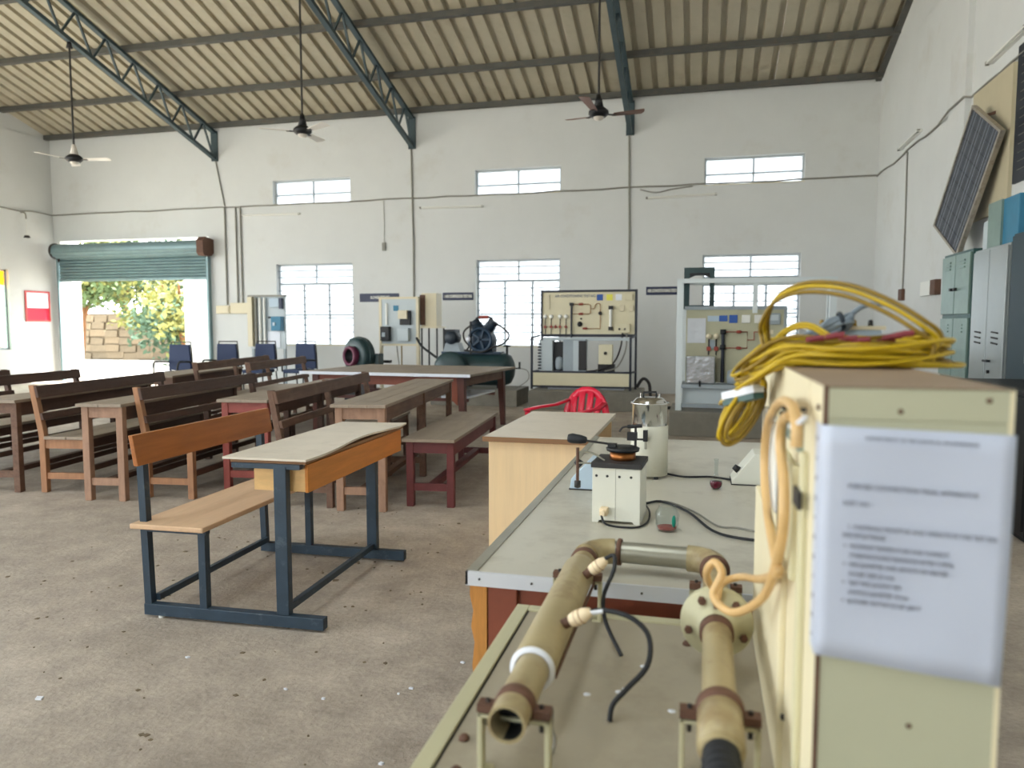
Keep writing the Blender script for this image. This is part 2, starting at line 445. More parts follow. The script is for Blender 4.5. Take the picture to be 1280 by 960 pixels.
def holed(plane, a, b, u0, u1, v0, v1, holes):
    """a wall slab between a and b on one axis with rectangular openings cut through it"""
    us = sorted({u0, u1} | {h[0] for h in holes} | {h[1] for h in holes})
    vs = sorted({v0, v1} | {h[2] for h in holes} | {h[3] for h in holes})
    nu, nv = len(us)-1, len(vs)-1
    def solid(i, j):
        if i < 0 or j < 0 or i >= nu or j >= nv: return False
        cu, cv = (us[i]+us[i+1])/2, (vs[j]+vs[j+1])/2
        return not any(h[0] < cu < h[1] and h[2] < cv < h[3] for h in holes)
    m = M()
    P = (lambda u, v, t: (u, t, v)) if plane == 'y' else (lambda u, v, t: (t, u, v))
    for i in range(nu):
        for j in range(nv):
            if not solid(i, j): continue
            A, B, Cc, Dd = us[i], us[i+1], vs[j], vs[j+1]
            for t in (a, b): m.add([P(A,Cc,t), P(B,Cc,t), P(B,Dd,t), P(A,Dd,t)], [(0,1,2,3)])
            if not solid(i-1, j): m.add([P(A,Cc,a), P(A,Cc,b), P(A,Dd,b), P(A,Dd,a)], [(0,1,2,3)])
            if not solid(i+1, j): m.add([P(B,Cc,a), P(B,Cc,b), P(B,Dd,b), P(B,Dd,a)], [(0,1,2,3)])
            if not solid(i, j-1): m.add([P(A,Cc,a), P(B,Cc,a), P(B,Cc,b), P(A,Cc,b)], [(0,1,2,3)])
            if not solid(i, j+1): m.add([P(A,Dd,a), P(B,Dd,a), P(B,Dd,b), P(A,Dd,b)], [(0,1,2,3)])
    return m

struct('floor', M().box(XL-0.25, XR+0.25, YF-0.25, YB+0.25, -0.2, 0.0), 'floor')
WIN = [(-9.24, -7.38), (-4.57, -2.79), (0.01, 1.80)]
UPW = [(-9.28, -7.40), (-4.59, -2.78), (0.01, 1.82)]
holes = [(a, b, 0.90, 2.71) for a, b in WIN] + [(a, b, 4.02, 4.55) for a, b in UPW] + [(-15.1, -10.95, 0.0, 3.38)]
struct('wall_back', holed('y', YB, YB+0.25, XL-0.25, XR+0.25, 0.0, EAVE-0.03, holes), 'wall_paint')
LW = [(12.0, 13.72)]
LD = [(7.9, 11.5), (2.6, 7.2), (-3.2, 1.8)]                     # unseen openings added to the left wall to let in more daylight
lh = [(a, b, 0.80, 2.62) for a, b in LW] + [(a, b, 0.0, 4.1) for a, b in LD] + [(a, b, 4.3, 5.0) for a, b in LD]
wl = holed('x', XL-0.25, XL, YF-0.25, YB, 0.0, EAVE-0.03, lh)
gable = [(YF, EAVE-0.04), (YB, EAVE-0.04), (YB, roof_z(YB)), (RIDGE, roof_z(RIDGE)), (YF, roof_z(YF))]
wl.prism(gable, XL-0.25, XL, 'x')
struct('wall_left', wl, 'wall_paint')
wr = holed('x', XR, XR+0.25, YF-0.25, YB, 0.0, EAVE-0.03, [])
wr.prism(gable, XR, XR+0.25, 'x')
wrr = struct('wall_right', wr, 'wall_paint')
part('pilaster', M().box(XR-0.07, XR, 10.15, 10.75, 0, roof_z(10.6)-0.1), 'wall_paint', wrr)
fh = [(-14.0, -10.4, 0.0, 3.7), (-8.6, -6.6, 0.9, 2.8), (-13.2, -9.6, 4.1, 5.0), (-4.6, -1.6, 0.9, 2.9), (-8.4, -6.0, 4.1, 5.0)]  # openings added out of view behind the camera for extra daylight
struct('wall_front', holed('y', YF-0.25, YF, XL-0.25, XR+0.25, 0.0, EAVE-0.03, fh), 'wall_paint')
for h in (fh[0], fh[1], fh[3]):
    portal(((h[0]+h[1])/2, YF-0.1, (h[2]+h[3])/2), (R(90), 0, 0), h[1]-h[0], h[3]-h[2])
for a, b in LD:
    portal((XL-0.1, (a+b)/2, 2.05), (0, R(-90), 0), 4.1, b-a)
portal((-13.0, YB+0.1, 1.6), (R(-90), 0, 0), 4.1, 3.3)

# corrugated roof, sheet by sheet
ADDED_SKYL = [(-11.0, -9.8), (-6.2, -5.0), (-2.0, -0.8)]              # translucent strips added unseen behind the camera to brighten floor and tabletops
SKY0, SKY1 = -2.4, 2.0
ceil_m = M()
def slope_quad(x0, x1, y0, y1, dz=0.06):
    return ([(x0, y0, roof_z(y0)+dz), (x1, y0, roof_z(y0)+dz), (x1, y1, roof_z(y1)+dz), (x0, y1, roof_z(y1)+dz)], [(0, 1, 2, 3)])
xs = [XL-0.3] + [v for p in ADDED_SKYL for v in p] + [XR+0.3]
for k in range(len(xs)-1):
    if k % 2 == 0: ceil_m.add(*slope_quad(xs[k], xs[k+1], YF-0.4, RIDGE))
    else:
        ceil_m.add(*slope_quad(xs[k], xs[k+1], YF-0.4, SKY0)); ceil_m.add(*slope_quad(xs[k], xs[k+1], SKY1, RIDGE))
ceil_m.beam((XL-0.3, RIDGE, roof_z(RIDGE)+0.06), (XR+0.3, RIDGE, roof_z(RIDGE)+0.06), 0.5, 0.02)
ceiling = struct('ceiling', ceil_m, 'ceiling_sheet')
for a, b in ADDED_SKYL:
    part('added_roof_light', M().add(*slope_quad(a, b, SKY0, SKY1, 0.065)), 'added_skylight', ceiling)
    portal(((a+b)/2, (SKY0+SKY1)/2, roof_z((SKY0+SKY1)/2)+0.03), (math.atan(SL), 0, 0), b-a, (SKY1-SKY0)*1.04)
def sheet_mesh():
    m = M(); prof = []
    for k in range(4):
        x = k*0.30
        prof += [(x, 0.0), (x+0.195, 0.0), (x+0.208, 0.075), (x+0.287, 0.075)]
    prof.append((1.2, 0.0))
    y0, y1 = YB+0.32, RIDGE; vs = []
    for y in (y0, y1): vs += [(x, y, roof_z(y)+z) for x, z in prof]
    n = len(prof)
    m.add(vs, [(i, i+1, n+i+1, n+i) for i in range(n-1)])
    return m
sh0 = part('roof_sheet', sheet_mesh(), 'ceiling_sheet', ceiling)
sh0.location.x = XL - 0.3
for k in range(1, 16): inst(sh0, ceiling, (XL-0.3+1.2*k, 0, 0.0015*(k % 2)))
pl0 = None
for y in (14.86, 13.72, 12.3, 10.85, 9.4, 7.95, 6.5):
    if pl0 is None:
        mm = M().box(XL, XR, -0.03, 0.03, -0.10, 0.0).box(XL, XR, 0.03, 0.075, -0.10, -0.092)
        pl0 = part('purlin', mm, 'purlin_paint', ceiling); pl0.location = (0, y, roof_z(y)-0.004)
    else: inst(pl0, ceiling, (0, y, roof_z(y)-0.004))
part('flashing', M().beam((XR-0.05, YB, EAVE-0.06), (XR-0.05, RIDGE, roof_z(RIDGE)-0.06), 0.10, 0.05), 'purlin_paint', ceiling)
# trusses
TX = (-10.72, -5.96, -1.41)
tr = thing('roof_truss', 'blue-grey lattice roof truss meeting the wall beside the roller shutter', 'roof truss', (TX[0], YB, 5.05), group='sloping roof trusses')
def tz(y): return roof_z(y) - 5.05
def tp(y, dz): return (0, y-YB, tz(y)+dz)
part('top_chord', M().beam(tp(YB, -0.14), tp(RIDGE, -0.14), 0.10, 0.06), 'steel_paint', tr)
part('bottom_chord', M().beam(tp(YB-0.02, -0.72), tp(RIDGE, -0.72), 0.09, 0.07), 'steel_paint', tr)
part('wall_plate', M().box(-0.08, 0.08, -0.03, 0.0, 0.0, 0.66), 'steel_paint', tr)
y = YB-0.06; up = True
while y > RIDGE+0.6:
    y2 = y-0.34
    a, b = (-0.72, -0.14) if up else (-0.14, -0.72)
    part('web_bar', M().beam(tp(y, a), tp(y2, b), 0.035, 0.035, up=(1, 0, 0)), 'steel_paint', tr)
    y = y2; up = not up
dup(tr, (TX[1], YB, 5.05), 0, 'blue-grey lattice roof truss between the shutter-side window and the middle window')
dup(tr, (TX[2], YB, 5.05), 0, 'blue-grey lattice roof truss seen almost edge-on behind the brown-bladed fan')

# windows
wn = 0
def window(x0, x1, z0, z1, upper):
    global wn; wn += 1
    y = YB+0.10
    f = M()
    t = 0.035
    f.box(x0, x0+t, y, y+0.06, z0, z1).box(x1-t, x1, y, y+0.06, z0, z1).box(x0+t, x1-t, y, y+0.06, z0, z0+t).box(x0+t, x1-t, y, y+0.06, z1-t, z1)
    win = struct('window_%d' % wn, f, 'window_frame')
    def pane(a, b, c, d): part('pane', M().box(a, b, y+0.028, y+0.034, c, d), 'frosted_glass', win)
    def mull(a, b, c, d): part('mullion', M().box(a, b, y+0.005, y+0.055, c, d), 'window_bar', win)
    def bars(a, b, c, d, n):
        for k in range(1, n):
            z = c + (d-c)*k/n
            part('grille_bar', M().cyl((a, y-0.02, z), (b, y-0.02, z), 0.012, n=6), 'window_bar', win)
    xm = (x0+x1)/2
    if upper:
        zm = z0 + (z1-z0)*0.42
        mull(xm-0.014, xm+0.014, z0+t, z1-t); mull(x0+t, xm-0.014, zm-0.012, zm+0.012); mull(xm+0.014, x1-t, zm-0.012, zm+0.012)
        for a, b in ((x0+t, xm), (xm, x1-t)): pane(a, b, z0+t, zm); pane(a, b, zm, z1-t)
    else:
        zt = z0 + (z1-z0)*0.76; zl = z0 + (z1-z0)*0.38
        mull(x0+t, x1-t, zt-0.02, zt+0.02); mull(xm-0.013, xm+0.013, zt+0.02, z1-t)
        xs = [x0+t, x0+(x1-x0)*0.335, x0+(x1-x0)*0.665, x1-t]
        for xx in xs[1:3]: mull(xx-0.017, xx+0.017, z0+t, zt-0.02)
        for a, b in zip(xs, xs[1:]):
            mull(a+0.017, b-0.017, zl-0.012, zl+0.012)
            pane(a, b, z0+t, zl); pane(a, b, zl, zt)
        for a, b in ((x0+t, xm), (xm, x1-t)): pane(a, b, zt, z1-t)
        bars(x0, x1, zt, z1, 3); bars(x0, x1, z0, zt, 9)
    part('sill', M().box(x0, x1, YB+0.005, YB+0.10, z0, z0+0.02), 'yellowed_frame', win)
    return win
for a, b in WIN: window(a, b, 0.90, 2.71, False)
for a, b in UPW: window(a, b, 4.02, 4.55, True)
# louvred window of the left wall
def side_window(y0, y1, z0, z1):
    global wn; wn += 1
    x = XL-0.08
    f = M().box(x-0.05, x, y0, y0+0.04, z0, z1).box(x-0.05, x, y1-0.04, y1, z0, z1).box(x-0.05, x, y0, y1, z0, z0+0.04).box(x-0.05, x, y0, y1, z1-0.04, z1)
    win = struct('window_%d' % wn, f, 'window_bar')
    n = 11
    for k in range(n):
        z = z0+0.05+(z1-z0-0.1)*k/n; h = (z1-z0-0.1)/n
        part('louvre', M().beam((x-0.04, (y0+y1)/2, z+0.01), (x-0.01, (y0+y1)/2, z+h+0.01), y1-y0-0.08, 0.005, up=(1, 0, 0)), 'yellow_glass' if k > 8 else 'clear_glass', win)
side_window(LW[0][0], LW[0][1], 0.80, 2.62)

# roller shutter
m = M().tube([(-15.0, 14.78, 3.12), (-11.0, 14.78, 3.12)], 0.16, n=24)
door = struct('door_1', m, 'shutter')
prev = None
for k in range(8):
    z = 2.98 - k*0.070
    pr = [(14.935, z)] + [(14.925-0.032*math.sin(PI*q/6), z-0.070*q/6) for q in range(7)] + [(14.935, z-0.070)]
    a = M().prism(pr, -15.05, -10.98, 'x')
    part('slat', a, 'shutter', door)
for k in range(5):
    an = R(200 + k*32); r = 0.163
    part('roll_edge', M().cyl((-15.0, 14.78+r*math.cos(an), 3.12+r*math.sin(an)), (-11.0, 14.78+r*math.cos(an), 3.12+r*math.sin(an)), 0.018, n=8), 'shutter', door)
part('bottom_rail', M().box(-15.05, -10.98, 14.90, 14.935, 2.40, 2.45), 'shutter', door)
for x in (-15.12, -10.96):
    part('guide_rail', M().box(x, x+0.05, 14.88, 14.98, 0, 3.0), 'shutter', door)
part('end_bracket', M().prism([(14.60, 2.98), (14.66, 2.92), (14.9, 2.92), (14.99, 3.0), (14.99, 3.3), (14.7, 3.34), (14.6, 3.25)], -10.99, -10.82, 'x'), 'rust', door)
part('end_bracket', M().lathe([(0.0, 0), (0.19, 0), (0.19, 0.03), (0.0, 0.03)], (-15.04, 14.78, 3.12), (1, 0, 0)), 'dark_steel', door)
part('chain_bracket', M().beam((-15.0, 14.85, 2.95), (-15.12, 14.95, 2.86), 0.04, 0.05), 'dark_steel', door)

# outside the shutter: porch piers, yard, boundary wall and trees
struct('wall_outside_left', M().box(-17.6, -16.38, 16.6, 16.9, -0.02, 3.6), 'wall_paint')
struct('wall_outside_right', M().box(-12.91, -10.6, 16.6, 16.9, -0.02, 3.6), 'wall_paint')
g = struct('ground', M().add([(-90, -60, -0.21), (70, -60, -0.21), (70, 90, -0.21), (-90, 90, -0.21)], [(0, 1, 2, 3)]), 'brick_ground')
struct('yard_paving', M().box(-60, 30, YB+0.25, 60, -0.2, -0.02), 'brick_ground')
bw = thing('boundary_wall', 'rough stone yard wall seen through the open shutter', 'wall', (-24, 25, -0.02))
part('core', M().box(-8, 9, 0.06, 0.3, 0, 1.85), 'stone_dark', bw)
stones = []
for k in range(4):
    hw, hh = 0.30+0.04*k, 0.14
    mm = M().prism([(-hw, -hh), (hw-0.03, -hh+0.01), (hw, hh-0.02), (hw*0.3, hh), (-hw+0.02, hh-0.01)], -0.02, 0.1, 'y')
    o = part('stone_block', mm, 'stone' if k % 2 else 'stone_dark', bw); o.location = (-6 + k*0.75, 0, 0.16); stones.append(o)
rnd = random.Random(3)
for j in range(6):
    x = -6.0 + (3.0 if j == 0 else rnd.uniform(0, 0.4))
    while x < 6.5:
        inst(stones[rnd.randrange(4)], bw, (x, rnd.uniform(-0.03, 0.03), 0.16+0.30*j+rnd.uniform(-0.03, 0.03)), (0, rnd.uniform(-0.05, 0.05), 0)); x += rnd.uniform(0.66, 0.76)
def tree(loc, h, rad, cz, mats, label, seed, lean=0.3, n=2600, group='yard trees'):
    rn = random.Random(seed)
    t = thing('tree', label, 'tree', loc, group=group)
    tm = M().tube([(0, 0, 0), (lean*0.3, 0.05, h*0.25), (lean*0.6, 0, h*0.5), (lean, 0.1, h*0.75)], [0.16, 0.13, 0.11, 0.07], n=8, sub=3)
    for k in range(6):
        a = rn.uniform(0, 2*PI)
        tm.tube([(lean*0.5, 0, h*(0.35+0.05*k)), (lean*0.5+math.cos(a)*rad*0.35, math.sin(a)*rad*0.3, h*0.65), (lean*0.5+math.cos(a)*rad*0.7, math.sin(a)*rad*0.6, h*0.8)], [0.07, 0.05, 0.03], n=5, sub=2)
    part('trunk', tm, 'bark', t)
    for mi, mt in enumerate(mats):
        m = M()
        cl = [(rn.gauss(lean, rad*0.5), rn.gauss(0, rad*0.4), cz+rn.gauss(0, rad*0.36)) for _ in range(26)]
        for k in range(n//len(mats)):
            c = cl[rn.randrange(len(cl))]
            p = Vector((c[0]+rn.gauss(0, 0.28), c[1]+rn.gauss(0, 0.28), c[2]+rn.gauss(0, 0.24)))
            s = rn.uniform(0.07, 0.15)
            u = Vector((rn.gauss(0,1), rn.gauss(0,1), rn.gauss(0,1))).normalized(); v = u.orthogonal().normalized()
            m.add([p-u*s, p+v*s*0.5, p+u*s, p-v*s*0.5], [(0, 1, 2, 3)])
        o = part('foliage', m, mt, t); o['kind'] = 'stuff'
tree((-21.2, 21.6, -0.02), 4.2, 1.5, 3.3, ['leaf_yellow', 'leaf_green'], 'leaning yard tree with a pale orange trunk at the left side of the shutter opening', 1, 0.5, 4200)
tree((-17.3, 22.2, -0.02), 3.4, 1.3, 1.8, ['leaf_teal', 'leaf_yellow'], 'low bushy green tree at the right side of the shutter opening', 2, -0.2, 4200)
tree((-20.0, 27.5, -0.02), 5.5, 1.9, 3.6, ['leaf_green', 'leaf_yellow'], 'yellow-green tree behind the stone yard wall, middle of the shutter opening', 4, -0.5, 5200)
tree((-25.0, 28.0, -0.02), 5.2, 1.9, 3.7, ['leaf_teal', 'leaf_green'], 'bluish-green tree behind the stone yard wall, leftmost in the shutter opening', 5, 0.4, 5200)
tree((-22.2, 31.0, -0.02), 6.5, 2.4, 2.9, ['leaf_green', 'leaf_teal'], 'tallest tree far behind the stone yard wall in the shutter opening', 6, 0.2, 6000)

# ------------------------------------------------------------------ wall fittings
def wob(pts, a, seed):
    rn = random.Random(seed)
    return [(x, y, z+rn.uniform(-a, a)) for x, y, z in pts]
solo('wall_cable', M().tube(wob([(XL+k*(XR-XL)/40, YB-0.018, 4.0+0.06*k/40) for k in range(41)], 0.012, 5), 0.016, n=6), 'cable_grey', 'thin grey cable running along the back wall under the small upper windows', 'cable')
solo('wall_cable', M().tube(wob([(XR-0.018, YB-0.02-k*0.3, 4.05+0.02*math.sin(k)) for k in range(13)] + [(XR-0.085, 10.7-k*0.28, 4.06) for k in range(3)] + [(XR-0.018, 10.1-k*0.3, 4.05) for k in range(7)], 0.01, 6), 0.014, n=6), 'cable_grey', 'thin grey cable running along the right-hand wall towards the solar panel', 'cable')
solo('wall_cable', M().tube(wob([(XL+0.018, YB-0.02-k*0.3, 4.0+0.02*math.sin(k*1.3)) for k in range(14)], 0.01, 7), 0.014, n=6), 'cable_grey', 'thin grey cable on the left wall above the red and white notice', 'cable')
solo('wall_cable', M().tube([(-1.2, YB-0.025, 4.0), (-0.9, YB-0.03, 3.93), (-0.6, YB-0.03, 3.98), (-0.2, YB-0.03, 4.02)], 0.012, n=6, sub=4), 'cable_grey', 'loose cable loop on the back wall right of the edge-on truss', 'cable')
for x, lab, z0, z1 in ((-5.96, 'vertical conduit running down the back wall under the middle truss', 1.0, 5.05), (-1.41, 'vertical conduit running down the back wall under the edge-on truss', 1.3, 5.05)):
    solo('conduit', M().tube([(x, YB-0.02, z0), (x+0.01, YB-0.02, (z0+z1)/2), (x-0.02, YB-0.02, z1)], 0.017, n=8), 'cable_grey', lab, 'conduit')
solo('conduit', M().tube([(-10.7, YB-0.02, 5.05), (-10.5, YB-0.02, 4.05)], 0.014, n=6), 'cable_grey', 'slanting conduit dropping from the truss to the wall cable beside the shutter', 'conduit')
for x, lab in ((-10.5, 'leftmost of three vertical pipes on the wall right of the shutter'), (-10.22, 'middle one of three vertical pipes on the wall right of the shutter'), (-10.10, 'rightmost of three vertical pipes on the wall right of the shutter')):
    solo('conduit', M().cyl((x, YB-0.025, 1.82), (x, YB-0.025, 4.02), 0.018, n=8), 'cable_grey', lab, 'conduit', 'pipes beside the shutter')
for (x0, x1, lab) in ((-10.75, -10.4, 'small flat cream switch box on the wall beside the shutter'), (-10.38, -9.9, 'larger cream switch box on the wall beside the shutter, next to the grey starter panel')):
    t = thing('switch_box', lab, 'switch box', ((x0+x1)/2, YB, 1.62))
    part('box', M().box(x0, x1, YB-0.1, YB, 1.62, 1.8 if x0 < -10.5 else 1.86), 'cream_plastic', t, False, 0.01)
    part('cover', M().box(x0+0.03, x1-0.03, YB-0.11, YB-0.1, 1.65, 1.78), 'cream_plastic', t, False)
def tube_light(p, q, off, label):
    t = thing('tube_light', label, 'tube light', p)
    p = Vector(p); q = Vector(q); o = Vector(off)
    part('batten', M().beam(p+o*0.02, q+o*0.02, 0.05, 0.04), 'white_plastic', t, False)
    part('tube', M().cyl(p+o*0.06, q+o*0.06, 0.014, n=8), 'white_plastic', t, False)
    d = (q-p).normalized()
    for c in (p, q): part('holder', M().beam(c+o*0.03-d*0.02, c+o*0.07-d*0.02, 0.04, 0.04), 'cable_grey', t, False)
tube_light((-10.05, YB, 3.82), (-8.6, YB, 3.80), (0, -1, 0), 'unlit tube light under the upper window nearest the shutter')
tube_light((-5.75, YB, 3.82), (-4.4, YB, 3.80), (0, -1, 0), 'unlit tube light just right of the middle truss conduit')
tube_light((-1.05, YB, 3.83), (0.25, YB, 3.85), (0, -1, 0), 'unlit tube light left of the rightmost upper window')
tube_light((XR, 13.3, 4.16), (XR, 12.2, 4.18), (-1, 0, 0), 'unlit tube light on the right wall near the back corner')
tube_light((XR, 9.5, 4.24), (XR, 8.5, 4.26), (-1, 0, 0), 'unlit tube light on the right wall above the solar panel')
t = thing('pull_cord', 'hanging wire with a small hook box on the back wall near the middle truss', 'wire', (-6.62, YB, 2.9))
part('wire', M().tube([(-6.62, YB-0.015, 4.0), (-6.61, YB-0.015, 3.5), (-6.62, YB-0.015, 3.1)], 0.006, n=5), 'cable_grey', t, False)
part('hook_box', M().box(-6.66, -6.59, YB-0.04, YB, 2.95, 3.12), 'cable_grey', t, False)
t = thing('wall_lamp', 'small bracket lamp on the left wall above the notice', 'lamp', (XL, 14.12, 3.36))
part('arm', M().tube([(XL, 14.12, 3.95), (XL+0.12, 14.12, 3.93), (XL+0.14, 14.12, 3.8)], 0.015, n=6, sub=3), 'cable_grey', t, False)
part('cord', M().cyl((XL+0.14, 14.12, 3.8), (XL+0.14, 14.12, 3.42), 0.006, n=5), 'white_plastic', t, False)
part('cap', M().lathe([(0.0, 0.06), (0.05, 0.05), (0.07, 0.0), (0, 0)], (XL+0.14, 14.12, 3.37)), 'dark_steel', t, False)
t = thing('notice_board', 'red-framed notice, white above and bright pink-red below, on the left wall', 'notice', (XL, 14.44, 1.46))
part('frame', M().box(XL, XL+0.025, 14.10, 14.78, 1.44, 1.48).box(XL, XL+0.025, 14.10, 14.78, 2.12, 2.16).box(XL, XL+0.025, 14.10, 14.14, 1.48, 2.12).box(XL, XL+0.025, 14.74, 14.78, 1.48, 2.12), 'red_frame', t, False)
part('upper_sheet', M().box(XL, XL+0.015, 14.14, 14.74, 1.76, 2.12), 'paper', t, False)
part('lower_sheet', M().box(XL, XL+0.015, 14.14, 14.74, 1.48, 1.76), 'red_print', t, False)
t = thing('wall_socket', 'brown socket at the end of the thin conduit on the right wall', 'socket', (XR, 12.9, 1.74))
part('conduit', M().tube([(XR-0.012, 12.95, 4.04), (XR-0.012, 12.9, 2.9), (XR-0.012, 12.9, 1.9)], 0.012, n=6), 'cable_grey', t, False)
part('socket', M().box(XR-0.05, XR, 12.80, 13.02, 1.74, 1.92), 'rust', t, False, 0.008)
t = thing('switchboard', 'white switchboard with a dark socket beside the green lockers', 'switchboard', (XR, 11.4, 1.78))
part('board', M().box(XR-0.06, XR, 11.2, 11.75, 1.76, 1.96), 'white_plastic', t, False, 0.008)
part('socket', M().box(XR-0.09, XR, 10.95, 11.18, 1.76, 1.96), 'rust', t, False, 0.008)
for (x0, x1, z0, z1, s, lab) in ((-7.21, -6.30, 1.86, 2.04, 'BLOWER TEST RIG', 'dark blue wall sign partly behind the grey control stand'),
                              (-5.30, -4.63, 1.88, 2.04, 'AIR COMPRESSOR TEST RIG', 'dark blue wall sign above the air compressor'),
                              (-1.06, -0.40, 1.95, 2.11, 'AIR CONDITIONING TEST RIG', 'dark blue wall sign right of the wide test rig board')):
    t = thing('wall_sign', lab, 'sign', ((x0+x1)/2, YB, z0), group='dark blue wall signs')
    part('board', M().box(x0, x1, YB-0.02, YB, z0, z1), 'navy_sign', t, False)
    part('band', M().box(x0+0.03, x1-0.03, YB-0.022, YB-0.02, z0+0.05, z1-0.05), 'cable_grey' if x0 > -7 else 'navy_sign', t, False)
    text(s, 0.085, 'white_plastic', t, (0.02, -0.024, (z1-z0)/2), sx=0.55 if x0 > -7 else 0.62, bold=0.002)

# ceiling fans
def fan(loc, top, blade_mat, hub_mat, ang, label, droop=0.0, r=0.62):
    t = thing('ceiling_fan', label, 'ceiling fan', loc, group='ceiling fans')
    h = top - loc[2]
    part('rod', M().cyl((0, 0, 0.1), (0, 0, h-0.05), 0.016, n=8), 'dark_steel', t)
    part('ceiling_cup', M().lathe([(0.0, 0), (0.03, 0), (0.055, -0.1), (0.0, -0.1)], (0, 0, h), n=12), 'dark_steel', t)
    part('rod_cup', M().lathe([(0.0, 0.26), (0.03, 0.26), (0.07, 0.08), (0.0, 0.08)], n=16), hub_mat, t)
    mo = part('motor', M().lathe([(0.0, 0.09), (0.08, 0.085), (0.135, 0.04), (0.14, 0.0), (0.10, -0.04), (0.0, -0.05)], n=24), 'black', t)
    part('bottom_cap', M().lathe([(0.075, -0.04), (0.06, -0.075), (0.0, -0.085)], n=16), 'fan_white', mo)
    for k in range(3):
        a = R(ang + 120*k)
        b = M().add([(0.2, -0.05, 0.012), (0.2, 0.05, -0.004), (r, 0.075, 0.0+droop), (r+0.02, 0.0, 0.01+droop), (r, -0.075, 0.022+droop)] +
                    [(0.2, -0.05, 0.006), (0.2, 0.05, -0.01), (r, 0.075, -0.006+droop), (r+0.02, 0.0, 0.004+droop), (r, -0.075, 0.016+droop)],
                    [(0, 1, 2, 3, 4), (9, 8, 7, 6, 5), (0, 4, 9, 5), (4, 3, 8, 9), (3, 2, 7, 8), (2, 1, 6, 7), (1, 0, 5, 6)])
        b.tf(Matrix.Rotation(a, 4, 'Z'))
        bl = part('blade', b, blade_mat, t)
        part('blade_iron', M().box(0.11, 0.24, -0.025, 0.025, -0.008, 0.002).tf(Matrix.Rotation(a, 4, 'Z')), 'dark_steel', bl)
fan((TX[0], 11.04, 4.25), roof_z(11.04)-0.76, 'fan_white', 'fan_white', 12, 'white ceiling fan in front of the shutter corner')
fan((TX[1], 10.5, 4.30), roof_z(10.5)-0.76, 'fan_white', 'black', -28, 'pale-bladed ceiling fan with a black hub in the middle bay')
fan((TX[2], 10.4, 4.23), roof_z(10.4)-0.76, 'fan_brown', 'black', 20, 'brown-bladed ceiling fan in front of the edge-on truss', 0.05)

# ================================================================== wooden desks and benches
def bench(loc, rz, L, label, w=0.42, sh=0.46, bh=0.87, near='worn_wood', body='old_wood_dark', seat='dusty_top', posts=2, group='wooden benches with slatted backs', near_post=None):
    t = thing('wooden_bench', label, 'bench', loc, R(rz), group)
    ys = [L*k/(posts-1) for k in range(posts)]
    for i, y in enumerate(ys):
        y0 = min(max(y-0.025, 0.0), L-0.05)
        mt = near if i == 0 else body
        part('back_post', M().prism([(0, 0), (0.05, 0), (0.05, sh), (-0.025, bh), (-0.07, bh), (0, sh)], y0, y0+0.05), near_post or mt if i == 0 else body, t, bevel=0.004)
        part('leg', M().box(w-0.05, w, y0, y0+0.05, 0, sh-0.025), mt, t, bevel=0.004)
        part('end_apron', M().box(0.05, w-0.05, y0+0.008, y0+0.042, sh-0.10, sh-0.025), mt, t)
        part('rung', M().box(0.05, w-0.05, y0+0.012, y0+0.038, 0.11, 0.16), mt, t)
    part('front_apron', M().box(w-0.035, w-0.01, 0.05, L-0.05, sh-0.10, sh-0.025), body, t)
    part('rear_apron', M().box(0.012, 0.037, 0.05, L-0.05, sh-0.10, sh-0.025), body, t)
    part('stretcher', M().box(w-0.04, w-0.012, 0.05, L-0.05, 0.17, 0.215), body, t)
    part('stretcher', M().box(0.012, 0.04, 0.05, L-0.05, 0.17, 0.215), body, t)
    h = (w-0.04)/2
    for k in range(2):
        part('seat_plank', M().box(0.052+k*(h+0.002), 0.05+h+k*(h+0.002), -0.015, L+0.015, sh-0.025, sh), seat, t, bevel=0.003)
    def xb(z): return 0.05 + (z-sh)/(bh-sh)*(-0.075)
    for z0, z1, nm in ((bh-0.10, bh-0.005, 'top_rail'), (sh+0.13, sh+0.185, 'middle_rail')):
        part(nm, M().prism([(xb(z0), z0), (xb(z0)+0.024, z0), (xb(z1)+0.024, z1), (xb(z1), z1)], 0.0, L), body, t, bevel=0.003)
    return t
def desk(loc, rz, L, label, w=0.40, h=0.755, near='worn_wood_pale', body='old_wood_dark', top='dusty_top', six=False, group='narrow wooden desks', rung_z=0.12, closed_end=False, planks=2):
    t = thing('wooden_desk', label, 'desk', loc, R(rz), group)
    ys = [0.0, L-0.055] + ([L/2] if six else [])
    for i, y in enumerate(ys):
        mt = near if i == 0 else body
        for x in (0.01, w-0.065):
            part('leg', M().box(x, x+0.055, y, y+0.055, 0, h-0.025), mt, t, bevel=0.004)
        part('end_apron', M().box(0.065, w-0.065, y+0.008, y+0.045, h-0.11, h-0.025), mt, t)
        part('rung', M().box(0.065, w-0.065, y+0.012, y+0.042, rung_z, rung_z+0.055), mt, t)
    for x in (0.02, w-0.05):
        part('side_apron', M().box(x, x+0.028, 0.055, L-0.055, h-0.13, h-0.025), body, t)
    part('foot_stretcher', M().box(w/2-0.03, w/2+0.03, 0.04, L-0.04, rung_z+0.01, rung_z+0.05), body, t)
    k2 = (w+0.02)/planks
    for k in range(planks):
        part('top_plank', M().box(-0.015+k*k2, -0.017+(k+1)*k2, -0.03, L+0.03, h-0.025, h), top, t, bevel=0.003)
    return t
bench((-7.05, 4.60, 0), 8, 1.95, 'leftmost dark wooden bench, only its backrest end showing at the picture edge', near='old_wood')
bench((-6.42, 4.90, 0), 8, 1.95, 'dark wooden bench behind the leftmost desk, with the open shutter beyond its backrest', near='old_wood')
desk((-5.70, 4.72, 0), 9, 1.9, 'leftmost narrow wooden desk, cut by the picture edge', near='old_wood')
